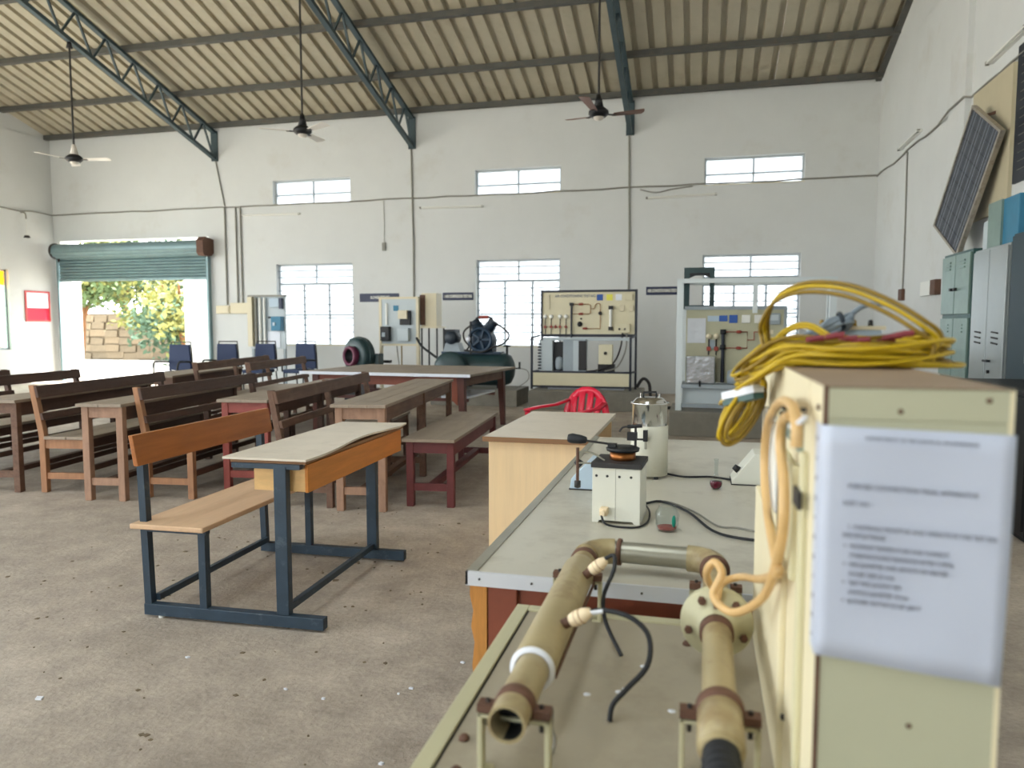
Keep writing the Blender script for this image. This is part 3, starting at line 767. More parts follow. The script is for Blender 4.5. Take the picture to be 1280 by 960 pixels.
bench((-5.16, 4.83, 0), 9, 1.85, 'wooden bench with orange-brown end legs, left of the tall narrow desk', near='worn_wood')
desk((-4.60, 4.68, 0), 8, 1.85, 'tall narrow wooden desk between two orange-legged benches', w=0.355, near='worn_wood_pale')
bench((-4.21, 4.87, 0), 6, 1.85, 'wooden bench right behind the orange backrest of the blue steel school desk', near='worn_wood')
desk((-3.74, 5.20, 0), 7, 2.3, 'long wooden desk with red-painted end and legs', w=0.41, h=0.76, near='red_paint', six=True)
bench((-3.03, 4.87, 0), 8, 2.3, 'long dark bench with three back posts between the red-ended desk and the long dark desk', near='old_wood', body='old_wood', posts=3)
desk((-2.56, 4.86, 0), 8, 2.55, 'long dark wooden desk with peeling pale end, behind the blue steel school desk', w=0.39, h=0.785, near='worn_wood_pale', body='old_wood', six=True, planks=3)
desk((-2.12, 5.12, 0), 5, 1.72, 'low maroon-legged wooden bench without a back, beside the pale teacher desk', w=0.385, h=0.515, near='maroon_paint', body='maroon_paint', top='dusty_top', group='backless bench', planks=1)['category'] = 'bench'
desk((-6.52, 7.50, 0), 10, 1.9, 'wooden desk in the back row nearest the open shutter', w=0.45, near='old_wood', top='dusty_top')
bench((-5.95, 7.85, 0), 11, 2.3, 'back-row wooden bench in front of the second navy chair from the shutter', near='old_wood', body='old_wood', posts=3, bh=0.90)
bench((-5.32, 8.00, 0), 10, 1.95, 'back-row wooden bench just left of the wide table, in front of the rightmost navy chair', near='old_wood', body='old_wood', bh=0.90)

# wide back table
t = thing('wide_table', 'wide dark table with a pale front edge in front of the compressor', 'table', (-4.82, 8.30, 0), R(-3.6))
TW, TD, TH = 2.26, 1.75, 0.785
part('tabletop', M().box(0, TW, 0, TD, TH-0.03, TH), 'dusty_top', t, bevel=0.004)
part('edge_strip', M().box(-0.004, TW+0.004, -0.008, 0.004, TH-0.034, TH+0.002), 'paper', t)
for x in (0.12, TW-0.2):
    for y in (0.10, TD-0.2):
        part('leg', M().beam((x+0.04, y+0.04, TH-0.03), (x+0.04+(0.03 if x > 1 else -0.03), y+0.04, 0), 0.09, 0.09, taper=0.65), 'dark_red_wood', t)
part('front_apron', M().box(0.2, TW-0.2, 0.11, 0.135, TH-0.15, TH-0.03), 'brown_paint', t)
part('rear_apron', M().box(0.2, TW-0.2, TD-0.14, TD-0.115, TH-0.15, TH-0.03), 'brown_paint', t)
for x in (0.13, TW-0.15): part('end_apron', M().box(x, x+0.025, 0.19, TD-0.19, TH-0.15, TH-0.03), 'old_wood', t)
part('shelf_board', M().box(1.75, TW-0.16, 0.35, 1.35, 0.47, 0.495), 'paper', t)
for y in (0.35, 1.32): part('shelf_rail', M().box(0.2, TW-0.16, y, y+0.03, 0.43, 0.47), 'dark_red_wood', t)
part('corner_brace', M().prism([(TW-0.45, TH-0.15), (TW-0.2, TH-0.15), (TW-0.2, TH-0.38)], 0.115, 0.13, 'y'), 'brown_paint', t)

# navy padded chairs
def navy_chair(loc, rz, label):
    t = thing('padded_chair', label, 'chair', loc, R(rz), 'navy chairs beside the shutter')
    part('seat', M().box(-0.22, 0.22, -0.25, 0.2, 0.43, 0.50), 'navy_seat', t, bevel=0.02)
    part('back_pad', M().prism([(-0.235, 0.50), (0.235, 0.50), (0.205, 0.99), (-0.205, 0.99)], 0.20, 0.25), 'navy_seat', t, bevel=0.012)
    part('back_frame', M().tube([(-0.235, 0.255, 0.45), (-0.22, 0.26, 0.8), (-0.20, 0.265, 1.035), (0.20, 0.265, 1.035), (0.22, 0.26, 0.8), (0.235, 0.255, 0.45)], 0.013, n=8), 'dark_steel', t)
    for sx in (-1, 1):
        part('leg', M().cyl((sx*0.21, -0.22, 0), (sx*0.21, -0.22, 0.45), 0.013, n=8), 'dark_steel', t)
        part('leg', M().cyl((sx*0.23, 0.30, 0), (sx*0.225, 0.22, 0.46), 0.013, n=8), 'dark_steel', t)
        part('armrest', M().tube([(sx*0.235, 0.24, 0.66), (sx*0.25, -0.05, 0.68), (sx*0.25, -0.2, 0.66), (sx*0.23, -0.24, 0.46)], 0.018, n=8, sub=3), 'black', t)
navy_chair((-9.50, 11.85, 0), 4, 'navy padded chair nearest the shutter opening')
navy_chair((-9.02, 12.60, 0), 2, 'second navy padded chair from the shutter opening')
navy_chair((-8.34, 12.85, 0), 0, 'third navy padded chair from the shutter opening, before the grey starter panel')
navy_chair((-7.58, 13.05, 0), -2, 'rightmost of the four navy padded chairs, in front of the left big window')

# blue steel school desk with attached bench
t = thing('school_desk', 'blue steel-framed school desk with attached bench, orange wood backrest and drawer box', 'school desk', (-2.48, 2.86, 0), R(2.0))
DY = 1.0
for y in (0.0, DY):
    part('foot_rail', M().box(0.0, 0.90, y-0.022, y+0.022, 0.012, 0.065), 'blue_steel', t, bevel=0.003)
    part('back_post', M().beam((0.02, y, 0.065), (0.002, y, 0.76), 0.035, 0.035, up=(0, 1, 0)), 'blue_steel', t)
    part('seat_post', M().box(0.29, 0.325, y-0.018, y+0.018, 0.065, 0.425), 'blue_steel', t)
    part('desk_post', M().box(0.675, 0.735, y-0.02, y+0.02, 0.065, 0.735), 'blue_steel', t, bevel=0.003)
    part('seat_bracket', M().box(0.0, 0.33, y-0.016, y+0.016, 0.405, 0.425), 'blue_steel', t)
    part('desk_bracket', M().box(0.47, 0.80, y-0.016, y+0.016, 0.722, 0.744), 'blue_steel', t)
part('cross_rail', M().box(0.03, 0.055, 0.02, DY-0.02, 0.07, 0.10), 'blue_steel', t)
part('cross_rail', M().box(0.695, 0.72, 0.02, DY-0.02, 0.07, 0.10), 'blue_steel', t)
part('seat_board', M().box(-0.03, 0.345, -0.06, DY+0.10, 0.425, 0.45), 'seat_ply', t, bevel=0.006)
br = M().add([(-0.035, -0.06, 0.715), (-0.012, -0.06, 0.715), (-0.035, -0.06, 0.855), (-0.058, -0.06, 0.855), (-0.035, 1.10, 0.715), (-0.012, 1.10, 0.715), (-0.035, 1.10, 0.855), (-0.058, 1.10, 0.855)],
             [(0, 1, 2, 3), (7, 6, 5, 4), (0, 4, 5, 1), (1, 5, 6, 2), (2, 6, 7, 3), (3, 7, 4, 0)])
br.tf(Matrix.Translation((0.04, 0, 0)))
part('backrest_board', br, 'back_wood', t, bevel=0.004)
# drawer box and curled laminate top
part('drawer_end', M().box(0.55, 0.80, 0.035, 0.05, 0.615, 0.722), 'pale_ply', t)
part('drawer_end', M().box(0.55, 0.80, 1.16, 1.175, 0.615, 0.722), 'pale_ply', t)
part('drawer_front', M().box(0.80, 0.815, 0.03, 1.18, 0.612, 0.738), 'orange_wood', t, bevel=0.002)
part('drawer_floor', M().box(0.55, 0.80, 0.05, 1.16, 0.612, 0.622), 'pale_ply', t)
part('core_board', M().box(0.455, 0.82, 0.0, 1.2, 0.744, 0.758), 'ply_edge', t)
g = M(); nx, ny = 8, 24; vs = []
for layer in (0, 1):
    for j in range(ny+1):
        for i in range(nx+1):
            u, v = i/nx, j/ny
            x = 0.425+0.405*u + (0.012*math.sin(v*9) if i == nx else 0)
            lift = (u**3)*(0.013*math.sin(v*PI)**2 + 0.012*max(0, v-0.55)*math.sin(v*14)**2)
            vs.append((x, -0.015+1.235*v, 0.7585+0.010*layer+lift))
n1 = (nx+1)*(ny+1); fs = []
for j in range(ny):
    for i in range(nx):
        a = j*(nx+1)+i
        fs += [(a+1, a, a+nx+1, a+nx+2), (n1+a, n1+a+1, n1+a+nx+2, n1+a+nx+1)]
for j in range(ny):
    for i in (0, nx):
        a = j*(nx+1)+i; fs.append((a, a+nx+1, n1+a+nx+1, n1+a))
for i in range(nx):
    for j in (0, ny):
        a = j*(nx+1)+i; fs.append((a, a+1, n1+a+1, n1+a))
g.add(vs, fs)
part('laminate_top', g, 'laminate_top', t)
for x, y in ((0.08, -0.005), (0.62, 1.0), (0.12, 1.0)): part('rubber_foot', M().cyl((x, y, 0.0), (x, y, 0.012), 0.014, n=8), 'white_plastic', t)

# teacher's desk
t = thing('teacher_desk', 'pale laminate teacher desk beside the long metal-topped table', 'desk', (-0.84, 4.44, 0))
part('tabletop', M().box(-1.13, -0.55, 3.82, 5.06, 0.728, 0.752), 'laminate_top', t, False, 0.003)
part('end_panel', M().box(-1.105, -0.575, 3.85, 3.87, 0, 0.728), 'laminate_side', t, False)
part('end_panel', M().box(-1.105, -0.575, 5.01, 5.03, 0, 0.728), 'laminate_side', t, False)
part('side_panel', M().box(-1.105, -1.087, 3.87, 5.01, 0.12, 0.728), 'laminate_side', t, False)
part('drawer_unit', M().box(-1.08, -0.60, 3.88, 4.25, 0.42, 0.728), 'old_wood', t, False)
part('edge_band', M().box(-1.131, -0.549, 3.815, 3.822, 0.727, 0.753), 'ply_edge', t, False)

# red plastic chair
t = thing('plastic_chair', 'red moulded plastic armchair behind the pale teacher desk', 'chair', (-1.10, 6.30, 0), R(-33))
part('seat', M().prism([(-0.22, -0.24), (0.22, -0.24), (0.20, 0.2), (-0.20, 0.2)], 0.405, 0.43, 'z'), 'red_plastic', t, bevel=0.01)
arch = []
for k in range(13):
    a = PI*k/12; arch.append((-0.235*math.cos(a), 0.235+0.03*math.sin(a), 0.53+0.25*math.sin(a)))
def band(pts, w, th, nrm=(0, 1, 0)):
    m = M(); n = Vector(nrm); P = [Vector(p) for p in pts]; vs = []
    for i, p in enumerate(P):
        d = (P[min(i+1, len(P)-1)]-P[max(i-1, 0)]).normalized(); s = d.cross(n).normalized()
        vs += [p+s*w/2+n*th/2, p-s*w/2+n*th/2, p-s*w/2-n*th/2, p+s*w/2-n*th/2]
    fs = [(0, 1, 2, 3), tuple(4*(len(P)-1)+k for k in (3, 2, 1, 0))]
    for i in range(len(P)-1):
        for k in range(4): fs.append((4*i+k, 4*i+(k+1) % 4, 4*i+4+(k+1) % 4, 4*i+4+k))
    return m.add(vs, fs, True)
part('back_frame', band([(-0.225, 0.21, 0.42)] + arch + [(0.225, 0.21, 0.42)], 0.065, 0.016), 'red_plastic', t)
for x in (-0.145, -0.05, 0.05, 0.145):
    zt = 0.53+0.25*math.sqrt(max(0, 1-(x*1.0/0.235)**2))-0.01
    part('back_slat', band([(x*0.85, 0.20, 0.42), (x*0.95, 0.225, 0.6), (x, 0.25, zt)], 0.066, 0.012), 'red_plastic', t)
for sx in (-1, 1):
    part('armrest', band([(sx*0.215, 0.24, 0.68), (sx*0.245, 0.12, 0.645), (sx*0.265, -0.08, 0.635), (sx*0.26, -0.25, 0.62)], 0.05, 0.018, (0, 0, 1)), 'red_plastic', t)
    part('arm_support', band([(sx*0.26, -0.23, 0.62), (sx*0.25, -0.22, 0.42)], 0.05, 0.018), 'red_plastic', t)
    part('leg', M().beam((sx*0.215, -0.2, 0.41), (sx*0.25, -0.26, 0), 0.05, 0.035, taper=0.8), 'red_plastic', t)
    part('leg', M().beam((sx*0.205, 0.19, 0.41), (sx*0.24, 0.28, 0), 0.05, 0.035, taper=0.8), 'red_plastic', t)

# ================================================================== machines along the back wall
def plinth(x0, x1, y0, y1, h, label):
    return solo('concrete_plinth', M().box(x0, x1, y0, y1, 0, h), 'concrete', label, 'plinth', 'machine plinths', 0.012)
plinth(-2.69, -0.90, 11.70, 12.75, 0.30, 'grey concrete plinth under the wide black-framed test rig')
plinth(-4.45, -2.93, 11.90, 12.80, 0.28, 'grey concrete plinth under the air compressor')
plinth(-0.36, 1.66, 9.24, 10.30, 0.30, 'grey concrete plinth under the white-framed refrigeration rig')

# --- air conditioning rig
t = thing('air_conditioning_rig', 'black-framed test rig with cream board of gauges and pipes, on a plinth', 'test rig', (-1.83, 12.2, 0.30))
def P(n, m, mt, bev=0.0, par=None): return part(n, m, mt, par or t, False, bev)
YR = 12.30
for x in (-2.72, -1.10): P('front_post', M().box(x, x+0.035, 12.0, 12.035, 0.30, 1.16), 'rig_black')
for x in (-2.62, -1.045): P('rear_post', M().box(x, x+0.035, 12.34, 12.375, 0.30, 1.94), 'rig_black')
for z in (0.335, 0.575):
    P('front_rail', M().box(-2.70, -1.08, 12.0, 12.03, z, z+0.03), 'rig_black')
for x in (-2.715, -1.09):
    P('side_rail', M().beam((x+0.015, 12.0, 0.59), (x+0.07 if x < -2 else x+0.06, 12.36, 0.59), 0.03, 0.03), 'rig_black')
    P('top_side_rail', M().beam((x+0.015, 12.0, 1.15), (x+0.07 if x < -2 else x+0.06, 12.36, 1.18), 0.025, 0.025), 'rig_black')
P('lower_panel', M().box(-2.68, -1.10, 12.005, 12.02, 0.365, 0.575), 'rig_cream')
P('shelf', M().box(-2.68, -1.05, 12.03, 12.36, 0.575, 0.59), 'rig_grey')
P('base_pan', M().box(-2.45, -1.2, 12.1, 12.3, 0.30, 0.335), 'paper')
bd = P('instrument_board', M().box(-2.585, -1.045, YR, YR+0.03, 1.19, 1.90), 'rig_cream')
for a in ((-2.61, -1.02, 1.16, 1.205), (-2.61, -1.02, 1.90, 1.935)): P('board_rail', M().box(a[0], a[1], YR-0.02, YR+0.04, a[2], a[3]), 'rig_black')
for x in (-2.61, -1.045): P('board_stile', M().box(x, x+0.03, YR-0.02, YR+0.04, 1.205, 1.90), 'rig_black')
o = text('AIR CONDITIONING TEST RIG', 0.062, 'ink', bd, (-2.03+1.83, YR-0.003-12.2, 1.835-0.30), sx=0.8, bold=0.001)
for x, mt in ((-1.67, 'blue_label'), (-1.51, 'yellow_label'), (-1.36, 'paper')): P('label_plate', M().box(x, x+0.10, YR-0.006, YR, 1.76, 1.86), mt, 0, bd)
P('switch_panel', M().box(-1.21, -1.08, YR-0.03, YR, 1.76, 1.87), 'rig_cream', 0.005, bd)
P('thermostat', M().box(-2.52, -2.46, YR-0.02, YR, 1.62, 1.86), 'cream_plastic', 0, bd)
for x in (-2.53, -2.43, -2.28, -2.18):
    gg = P('gauge', M().lathe([(0, 0.0), (0.033, 0.0), (0.033, 0.03), (0, 0.03)], (x, YR, 1.50), (0, -1, 0), 14), 'white_plastic', 0, bd)
    P('stem', M().cyl((x, YR-0.02, 1.47), (x, YR-0.02, 0.95 if x > -2.3 else 1.19), 0.007, n=6), 'dark_steel', 0, bd)
for x in (-2.53, -2.43, -2.355, -2.28, -2.18):
    P('valve', M().cbox((x, YR-0.03, 1.325), (0.045, 0.03, 0.03)).cyl((x, YR-0.03, 1.30), (x, YR-0.03, 1.36), 0.01, n=6), 'line_red', 0, bd)
P('riser_pipe', M().cyl((-2.085, YR-0.04, 1.02), (-2.085, YR-0.04, 1.72), 0.016, n=8), 'rig_black', 0, bd)
P('riser_cap', M().cbox((-2.085, YR-0.04, 1.70), (0.06, 0.05, 0.05)), 'black', 0, bd)
P('flow_line', M().tube([(-2.08, YR-0.02, 1.70), (-1.80, YR-0.02, 1.70), (-1.77, YR-0.02, 1.68), (-1.77, YR-0.02, 1.56), (-1.80, YR-0.02, 1.54), (-2.07, YR-0.02, 1.54)], 0.007, n=6), 'line_brown', 0, bd)
P('flow_line', M().tube([(-1.77, YR-0.02, 1.63), (-1.71, YR-0.02, 1.63), (-1.68, YR-0.02, 1.70), (-1.63, YR-0.02, 1.71), (-1.61, YR-0.02, 1.66), (-1.61, YR-0.02, 1.32), (-1.64, YR-0.02, 1.30), (-1.90, YR-0.02, 1.30)], 0.007, n=6, sub=3), 'line_brown', 0, bd)
for x, z in ((-1.93, 1.70), (-1.93, 1.54), (-1.86, 1.30)): P('flow_valve', M().lathe([(0, -0.045), (0.018, -0.03), (0.02, 0.03), (0, 0.045)], (x, YR-0.025, z), (1, 0, 0), 8), 'line_red', 0, bd)
P('sight_glass', M().lathe([(0, 0), (0.03, 0), (0.03, 0.03), (0, 0.03)], (-1.61, YR, 1.55), (0, -1, 0), 12), 'dark_steel', 0, bd)
P('selector_knob', M().lathe([(0, 0), (0.045, 0), (0.035, 0.04), (0, 0.04)], (-1.95, YR, 1.37), (0, -1, 0), 12), 'black', 0, bd)
P('pilot_lamp', M().lathe([(0, 0), (0.016, 0), (0.012, 0.02), (0, 0.02)], (-1.93, YR, 1.46), (0, -1, 0), 8), 'black', 0, bd)
rm = P('rotameter', M().cyl((-1.435, YR-0.04, 1.33), (-1.435, YR-0.04, 1.61), 0.024, n=10), 'white_plastic', 0, bd)
for z in (1.27, 1.61): P('rotameter_end', M().box(-1.47, -1.40, YR-0.06, YR, z, z+0.06), 'dark_steel', 0, bd)
for x in (-1.29, -1.14): P('socket', M().box(x, x+0.075, YR-0.02, YR, 1.58, 1.68), 'cream_plastic', 0.004, bd)
P('terminal_box', M().box(-1.37, -1.12, YR-0.05, YR, 1.23, 1.38), 'rig_cream', 0.005, bd)
for x in (-1.29, -1.20): P('terminal', M().lathe([(0, 0), (0.018, 0), (0, 0.03)], (x, YR-0.05, 1.29), (0, -1, 0), 8), 'black', 0, bd)
lb = P('finned_box', M().box(-2.59, -2.37, 12.08, 12.3, 0.60, 1.10), 'board_grey')
for k in range(9): P('fin', M().box(-2.61, -2.555, 12.06, 12.085, 0.63+k*0.05, 0.655+k*0.05), 'rig_black', 0, lb)
P('fan_housing', M().box(-2.365, -2.19, 12.16, 12.32, 0.60, 1.08), 'black')
P('hermetic_compressor', M().lathe([(0, 0), (0.055, 0.01), (0.065, 0.06), (0.065, 0.14), (0.05, 0.2), (0, 0.22)], (-2.26, 12.13, 0.62), n=14), 'rig_grey')
cu = P('condenser_unit', M().box(-2.19, -1.82, 12.08, 12.3, 0.60, 1.12), 'rig_grey', 0.004)
P('condenser_cover', M().box(-2.02, -1.93, 12.065, 12.08, 0.60, 1.10), 'board_grey', 0, cu)
P('condenser_coil', M().box(-1.93, -1.80, 12.06, 12.08, 0.62, 1.10), 'dark_steel', 0, cu)
cb = P('control_box', M().box(-1.60, -1.38, 12.05, 12.2, 0.72, 1.04), 'rig_cream', 0.006)
P('dial', M().lathe([(0, 0), (0.028, 0), (0.02, 0.025), (0, 0.025)], (-1.49, 12.05, 0.90), (0, -1, 0), 12), 'black', 0, cb)
P('control_stand', M().box(-1.62, -1.35, 12.12, 12.26, 0.59, 0.72), 'dark_steel')
P('duct_strip', M().box(-2.56, -1.08, 12.22, 12.28, 1.10, 1.15), 'board_grey')
P('power_cable', M().tube([(-1.24, YR-0.03, 1.22), (-1.26, 12.2, 1.0), (-1.36, 12.12, 0.75), (-1.6, 12.08, 0.63), (-1.8, 12.06, 0.60)], 0.014, n=6, sub=4), 'dark_steel')
P('power_cable', M().tube([(-1.17, YR-0.03, 1.22), (-1.18, 12.2, 0.95), (-1.3, 12.1, 0.68), (-1.5, 12.06, 0.61)], 0.012, n=6, sub=4), 'cable_grey')
solo('floor_cable', M().tube([(-1.0, 12.3, 0.34), (-0.90, 12.3, 0.48), (-0.80, 12.3, 0.40), (-0.76, 12.3, 0.15), (-0.6, 12.2, 0.04), (-0.1, 12.1, 0.028)], 0.026, n=8, sub=4), 'dark_steel', 'thick dark hose curling off the right end of the test rig plinth', 'hose')

# --- refrigeration rig
t = thing('refrigeration_rig', 'white aluminium-framed refrigeration rig with a grey instrument board, on a plinth', 'test rig', (0.65, 9.75, 0.30))
for x in (-0.29, 1.46): P('front_post', M().box(x, x+0.075, 9.40, 9.46, 0.30, 1.92), 'rig_frame_white')
for x in (-0.23, 1.52): P('rear_post', M().box(x, x+0.05, 10.0, 10.05, 0.30, 1.92), 'rig_frame_white')
P('middle_post', M().box(0.60, 0.655, 9.41, 9.46, 1.5, 1.86), 'rig_frame_white')
P('top_rail', M().box(-0.22, 1.46, 9.40, 9.45, 1.865, 1.92), 'rig_frame_white')
P('rear_top_rail', M().box(-0.2, 1.54, 10.0, 10.04, 1.87, 1.92), 'rig_frame_white')
for x in (-0.28, 1.48): P('side_top_rail', M().box(x, x+0.05, 9.45, 10.0, 1.87, 1.92), 'rig_frame_white')
for z in (0.34, 0.58): P('base_rail', M().box(-0.22, 1.46, 9.40, 9.45, z, z+0.045), 'rig_grey')
P('base_panel', M().box(-0.2, 1.46, 9.47, 9.48, 0.385, 0.58), 'board_grey')
P('base_shelf', M().box(-0.22, 1.46, 9.45, 10.0, 0.60, 0.625), 'rig_grey')
YR = 9.68
bd = P('instrument_board', M().box(-0.18, 1.0, YR, YR+0.03, 0.63, 1.57), 'board_olive', 0.004)
P('board_rim', M().box(-0.2, 1.02, YR-0.015, YR+0.035, 1.545, 1.59).box(0.985, 1.02, YR-0.015, YR+0.035, 0.63, 1.545), 'rig_grey', 0, bd)
P('plastic_sheet', M().box(-0.165, 0.06, YR-0.008, YR, 1.13, 1.44), 'plastic_sheet', 0, bd)
P('blue_label', M().box(0.08, 0.22, YR-0.006, YR, 1.40, 1.47), 'tester_blue', 0, bd); P('blue_label', M().box(0.22, 0.32, YR-0.006, YR, 1.40, 1.475), 'blue_label', 0, bd)
P('blue_label', M().box(0.34, 0.44, YR-0.006, YR, 1.38, 1.48), 'blue_label', 0, bd)
for x in (0.49, 0.64): P('meter', M().box(x, x+0.10, YR-0.02, YR, 1.38, 1.48), 'white_plastic', 0.004, bd)
dm = P('display_meter', M().box(0.79, 0.94, YR-0.03, YR, 1.36, 1.50), 'rig_grey', 0.006, bd)
P('display_window', M().box(0.81, 0.92, YR-0.033, YR-0.03, 1.41, 1.48), 'board_grey', 0, bd)
for x in (0.10, 0.19):
    P('gauge', M().lathe([(0, 0), (0.034, 0), (0.034, 0.03), (0, 0.03)], (x, YR, 1.215), (0, -1, 0), 14), 'cream_plastic', 0, bd)
    P('gauge_stem', M().cyl((x, YR-0.02, 0.98), (x, YR-0.02, 1.19), 0.009, n=6), 'dark_steel', 0, bd)
    P('gauge_valve', M().cbox((x, YR-0.03, 1.06), (0.05, 0.03, 0.05)), 'line_red', 0, bd)
P('filter_drier', M().box(0.115, 0.175, YR-0.03, YR, 1.06, 1.17), 'rig_grey', 0, bd)
P('riser_pipe', M().cyl((0.27, YR-0.04, 0.64), (0.27, YR-0.04, 1.29), 0.022, n=10), 'rig_black', 0, bd)
for z in (1.27, 1.08): P('riser_cap', M().lathe([(0, -0.03), (0.036, -0.03), (0.036, 0.03), (0, 0.03)], (0.27, YR-0.04, z), n=10), 'black', 0, bd)
P('flow_line', M().tube([(0.27, YR-0.02, 1.27), (0.56, YR-0.02, 1.27), (0.56, YR-0.02, 1.07), (0.27, YR-0.02, 1.07)], 0.006, n=6), 'line_red', 0, bd)
P('flow_line', M().tube([(0.56, YR-0.02, 1.17), (0.64, YR-0.02, 1.17), (0.64, YR-0.02, 1.27), (0.72, YR-0.02, 1.27)], 0.006, n=6), 'line_red', 0, bd)
for z in (1.27, 1.07): P('flow_valve', M().lathe([(0, -0.04), (0.02, -0.02), (0.02, 0.02), (0, 0.04)], (0.46, YR-0.025, z), (1, 0, 0), 8), 'line_red', 0, bd)
for x, z in ((0.76, 1.27), (0.84, 1.27), (0.84, 1.18), (0.93, 1.20), (0.82, 1.05), (0.92, 1.05)): P('socket', M().box(x-0.025, x+0.025, YR-0.015, YR, z-0.025, z+0.025), 'cream_plastic', 0, bd)
P('cooling_chest', M().box(-0.17, 0.18, 9.48, 9.67, 0.627, 0.97), 'foil', 0.012)
P('tap', M().tube([(0.0, 9.47, 0.66), (0.0, 9.40, 0.655), (0.0, 9.39, 0.60)], 0.014, n=6), 'black')
P('small_compressor', M().lathe([(0, 0), (0.09, 0.01), (0.10, 0.08), (0.09, 0.16), (0, 0.2)], (0.42, 9.56, 0.627), n=14), 'rig_grey')
P('transformer', M().box(0.60, 0.82, 9.5, 9.65, 0.627, 0.82), 'cream_plastic', 0.006)
gb = P('green_bracket', M().box(-0.22, 0.16, 9.90, 9.99, 2.02, 2.09).box(-0.22, -0.15, 9.90, 9.99, 1.56, 2.02).box(0.10, 0.16, 9.90, 9.99, 1.56, 2.02).box(-0.15, 0.10, 9.90, 9.99, 1.56, 1.61), 'compressor_green')
P('dark_arch', M().prism([(-0.15, 2.02), (-0.15, 1.96), (-0.08, 1.99), (0.04, 1.99), (0.10, 1.96), (0.10, 2.02)], 9.91, 9.97, 'y'), 'black', 0, gb)

# --- air compressor
t = thing('air_compressor', 'dark blue-green piston air compressor on a horizontal tank', 'compressor', (-3.75, 12.35, 0.28))
P('tank', M().lathe([(0, 0), (0.14, 0.02), (0.24, 0.07), (0.285, 0.16), (0.285, 1.04), (0.24, 1.13), (0.14, 1.18), (0, 1.2)], (-4.28, 12.35, 0.60), (1, 0, 0), 28), 'compressor_green')
P('belt_guard', M().lathe([(0, 0), (0.30, 0.0), (0.31, 0.04), (0.26, 0.09), (0.1, 0.12), (0, 0.12)], (-4.12, 12.06, 0.60), (0, -1, 0), 28), 'compressor_green')
for x in (-3.35, -3.95):
    for yy in (12.2, 12.5): P('tank_foot', M().box(x, x+0.06, yy-0.03, yy+0.03, 0.28, 0.36), 'dark_steel')
P('saddle', M().box(-4.35, -3.3, 12.2, 12.5, 0.86, 0.90), 'compressor_blue')
P('crankcase', M().lathe([(0, 0), (0.17, 0), (0.20, 0.05), (0.20, 0.28), (0.17, 0.33), (0, 0.33)], (-3.62, 12.5, 1.09), (0, -1, 0), 20), 'compressor_blue')
P('crankcase_base', M().box(-3.80, -3.44, 12.22, 12.48, 0.89, 1.05), 'compressor_blue')
fw = P('flywheel', M().lathe([(0.17, -0.03), (0.215, -0.03), (0.215, 0.03), (0.17, 0.03), (0.17, -0.03)], (-3.62, 12.12, 1.11), (0, -1, 0), 24), 'compressor_blue')
for k in range(5):
    a = 2*PI*k/5
    P('spoke', M().beam((-3.62, 12.12, 1.11), (-3.62+0.19*math.cos(a), 12.12, 1.11+0.19*math.sin(a)), 0.035, 0.03, up=(0, 1, 0)), 'compressor_blue', 0, fw)
for sx in (-1, 1):
    d = Vector((sx*0.55, 0, 0.83)).normalized(); c = Vector((-3.62+sx*0.03, 12.33, 1.20))
    cy = P('cylinder', M().cyl(c, c+d*0.2, 0.075, n=14), 'compressor_blue')
    for k in range(6):
        q = c+d*(0.05+0.026*k); P('cooling_fin', M().cyl(q, q+d*0.009, 0.105, n=14), 'compressor_blue', 0, cy)
    P('cylinder_head', M().cyl(c+d*0.205, c+d*0.27, 0.09, n=14), 'motor_dark')
P('intake_filter', M().cyl((-3.70, 12.33, 1.49), (-3.54, 12.33, 1.49), 0.03, n=10), 'line_red')
P('intake_pipe', M().tube([(-3.78, 12.33, 1.42), (-3.72, 12.33, 1.49), (-3.52, 12.33, 1.49), (-3.45, 12.33, 1.42)], 0.016, n=6, sub=3), 'dark_steel')
P('discharge_pipe', M().tube([(-3.44, 12.3, 1.40), (-3.25, 12.25, 1.30), (-3.14, 12.2, 1.18), (-3.22, 12.16, 1.05), (-3.4, 12.12, 0.98), (-3.6, 12.08, 0.90), (-3.9, 12.1, 0.93)], 0.016, n=6, sub=4), 'dark_steel')
P('cooler_loop', M().tube([(-3.80, 12.3, 1.38), (-3.95, 12.25, 1.25), (-3.93, 12.2, 1.1), (-3.85, 12.2, 1.0), (-3.9, 12.2, 0.92)], 0.016, n=6, sub=4), 'dark_steel')
mo = P('electric_motor', M().lathe([(0, 0), (0.10, 0.0), (0.115, 0.03), (0.115, 0.26), (0.09, 0.30), (0, 0.30)], (-4.17, 12.45, 1.14), (0, -1, 0), 18), 'motor_dark')
for k in range(6): P('motor_fin', M().box(-4.29+0.04*k, -4.285+0.04*k, 12.2, 12.42, 1.0, 1.28), 'motor_dark', 0, mo)
P('motor_mount', M().prism([(-4.32, 0.90), (-4.0, 0.90), (-4.06, 1.05), (-4.27, 1.05)], 12.2, 12.45), 'rig_grey')
P('upright_pipe', M().cyl((-3.79, 12.1, 0.86), (-3.79, 12.1, 1.42), 0.016, n=6), 'dark_steel')
P('safety_valve', M().cyl((-3.2, 12.3, 0.86), (-3.2, 12.3, 1.02), 0.02, n=8).cbox((-3.2, 12.3, 1.0), (0.12, 0.03, 0.03)), 'dark_steel')
P('outlet_tap', M().cyl((-3.08, 12.3, 0.62), (-2.96, 12.3, 0.62), 0.014, n=6).cbox((-2.98, 12.3, 0.68), (0.03, 0.03, 0.1)), 'black')
P('outlet_hose', M().tube([(-2.96, 12.3, 0.62), (-2.84, 12.3, 0.58), (-2.82, 12.3, 0.45), (-2.90, 12.2, 0.36), (-3.0, 12.1, 0.30)], 0.008, n=6, sub=4), 'cable_grey')
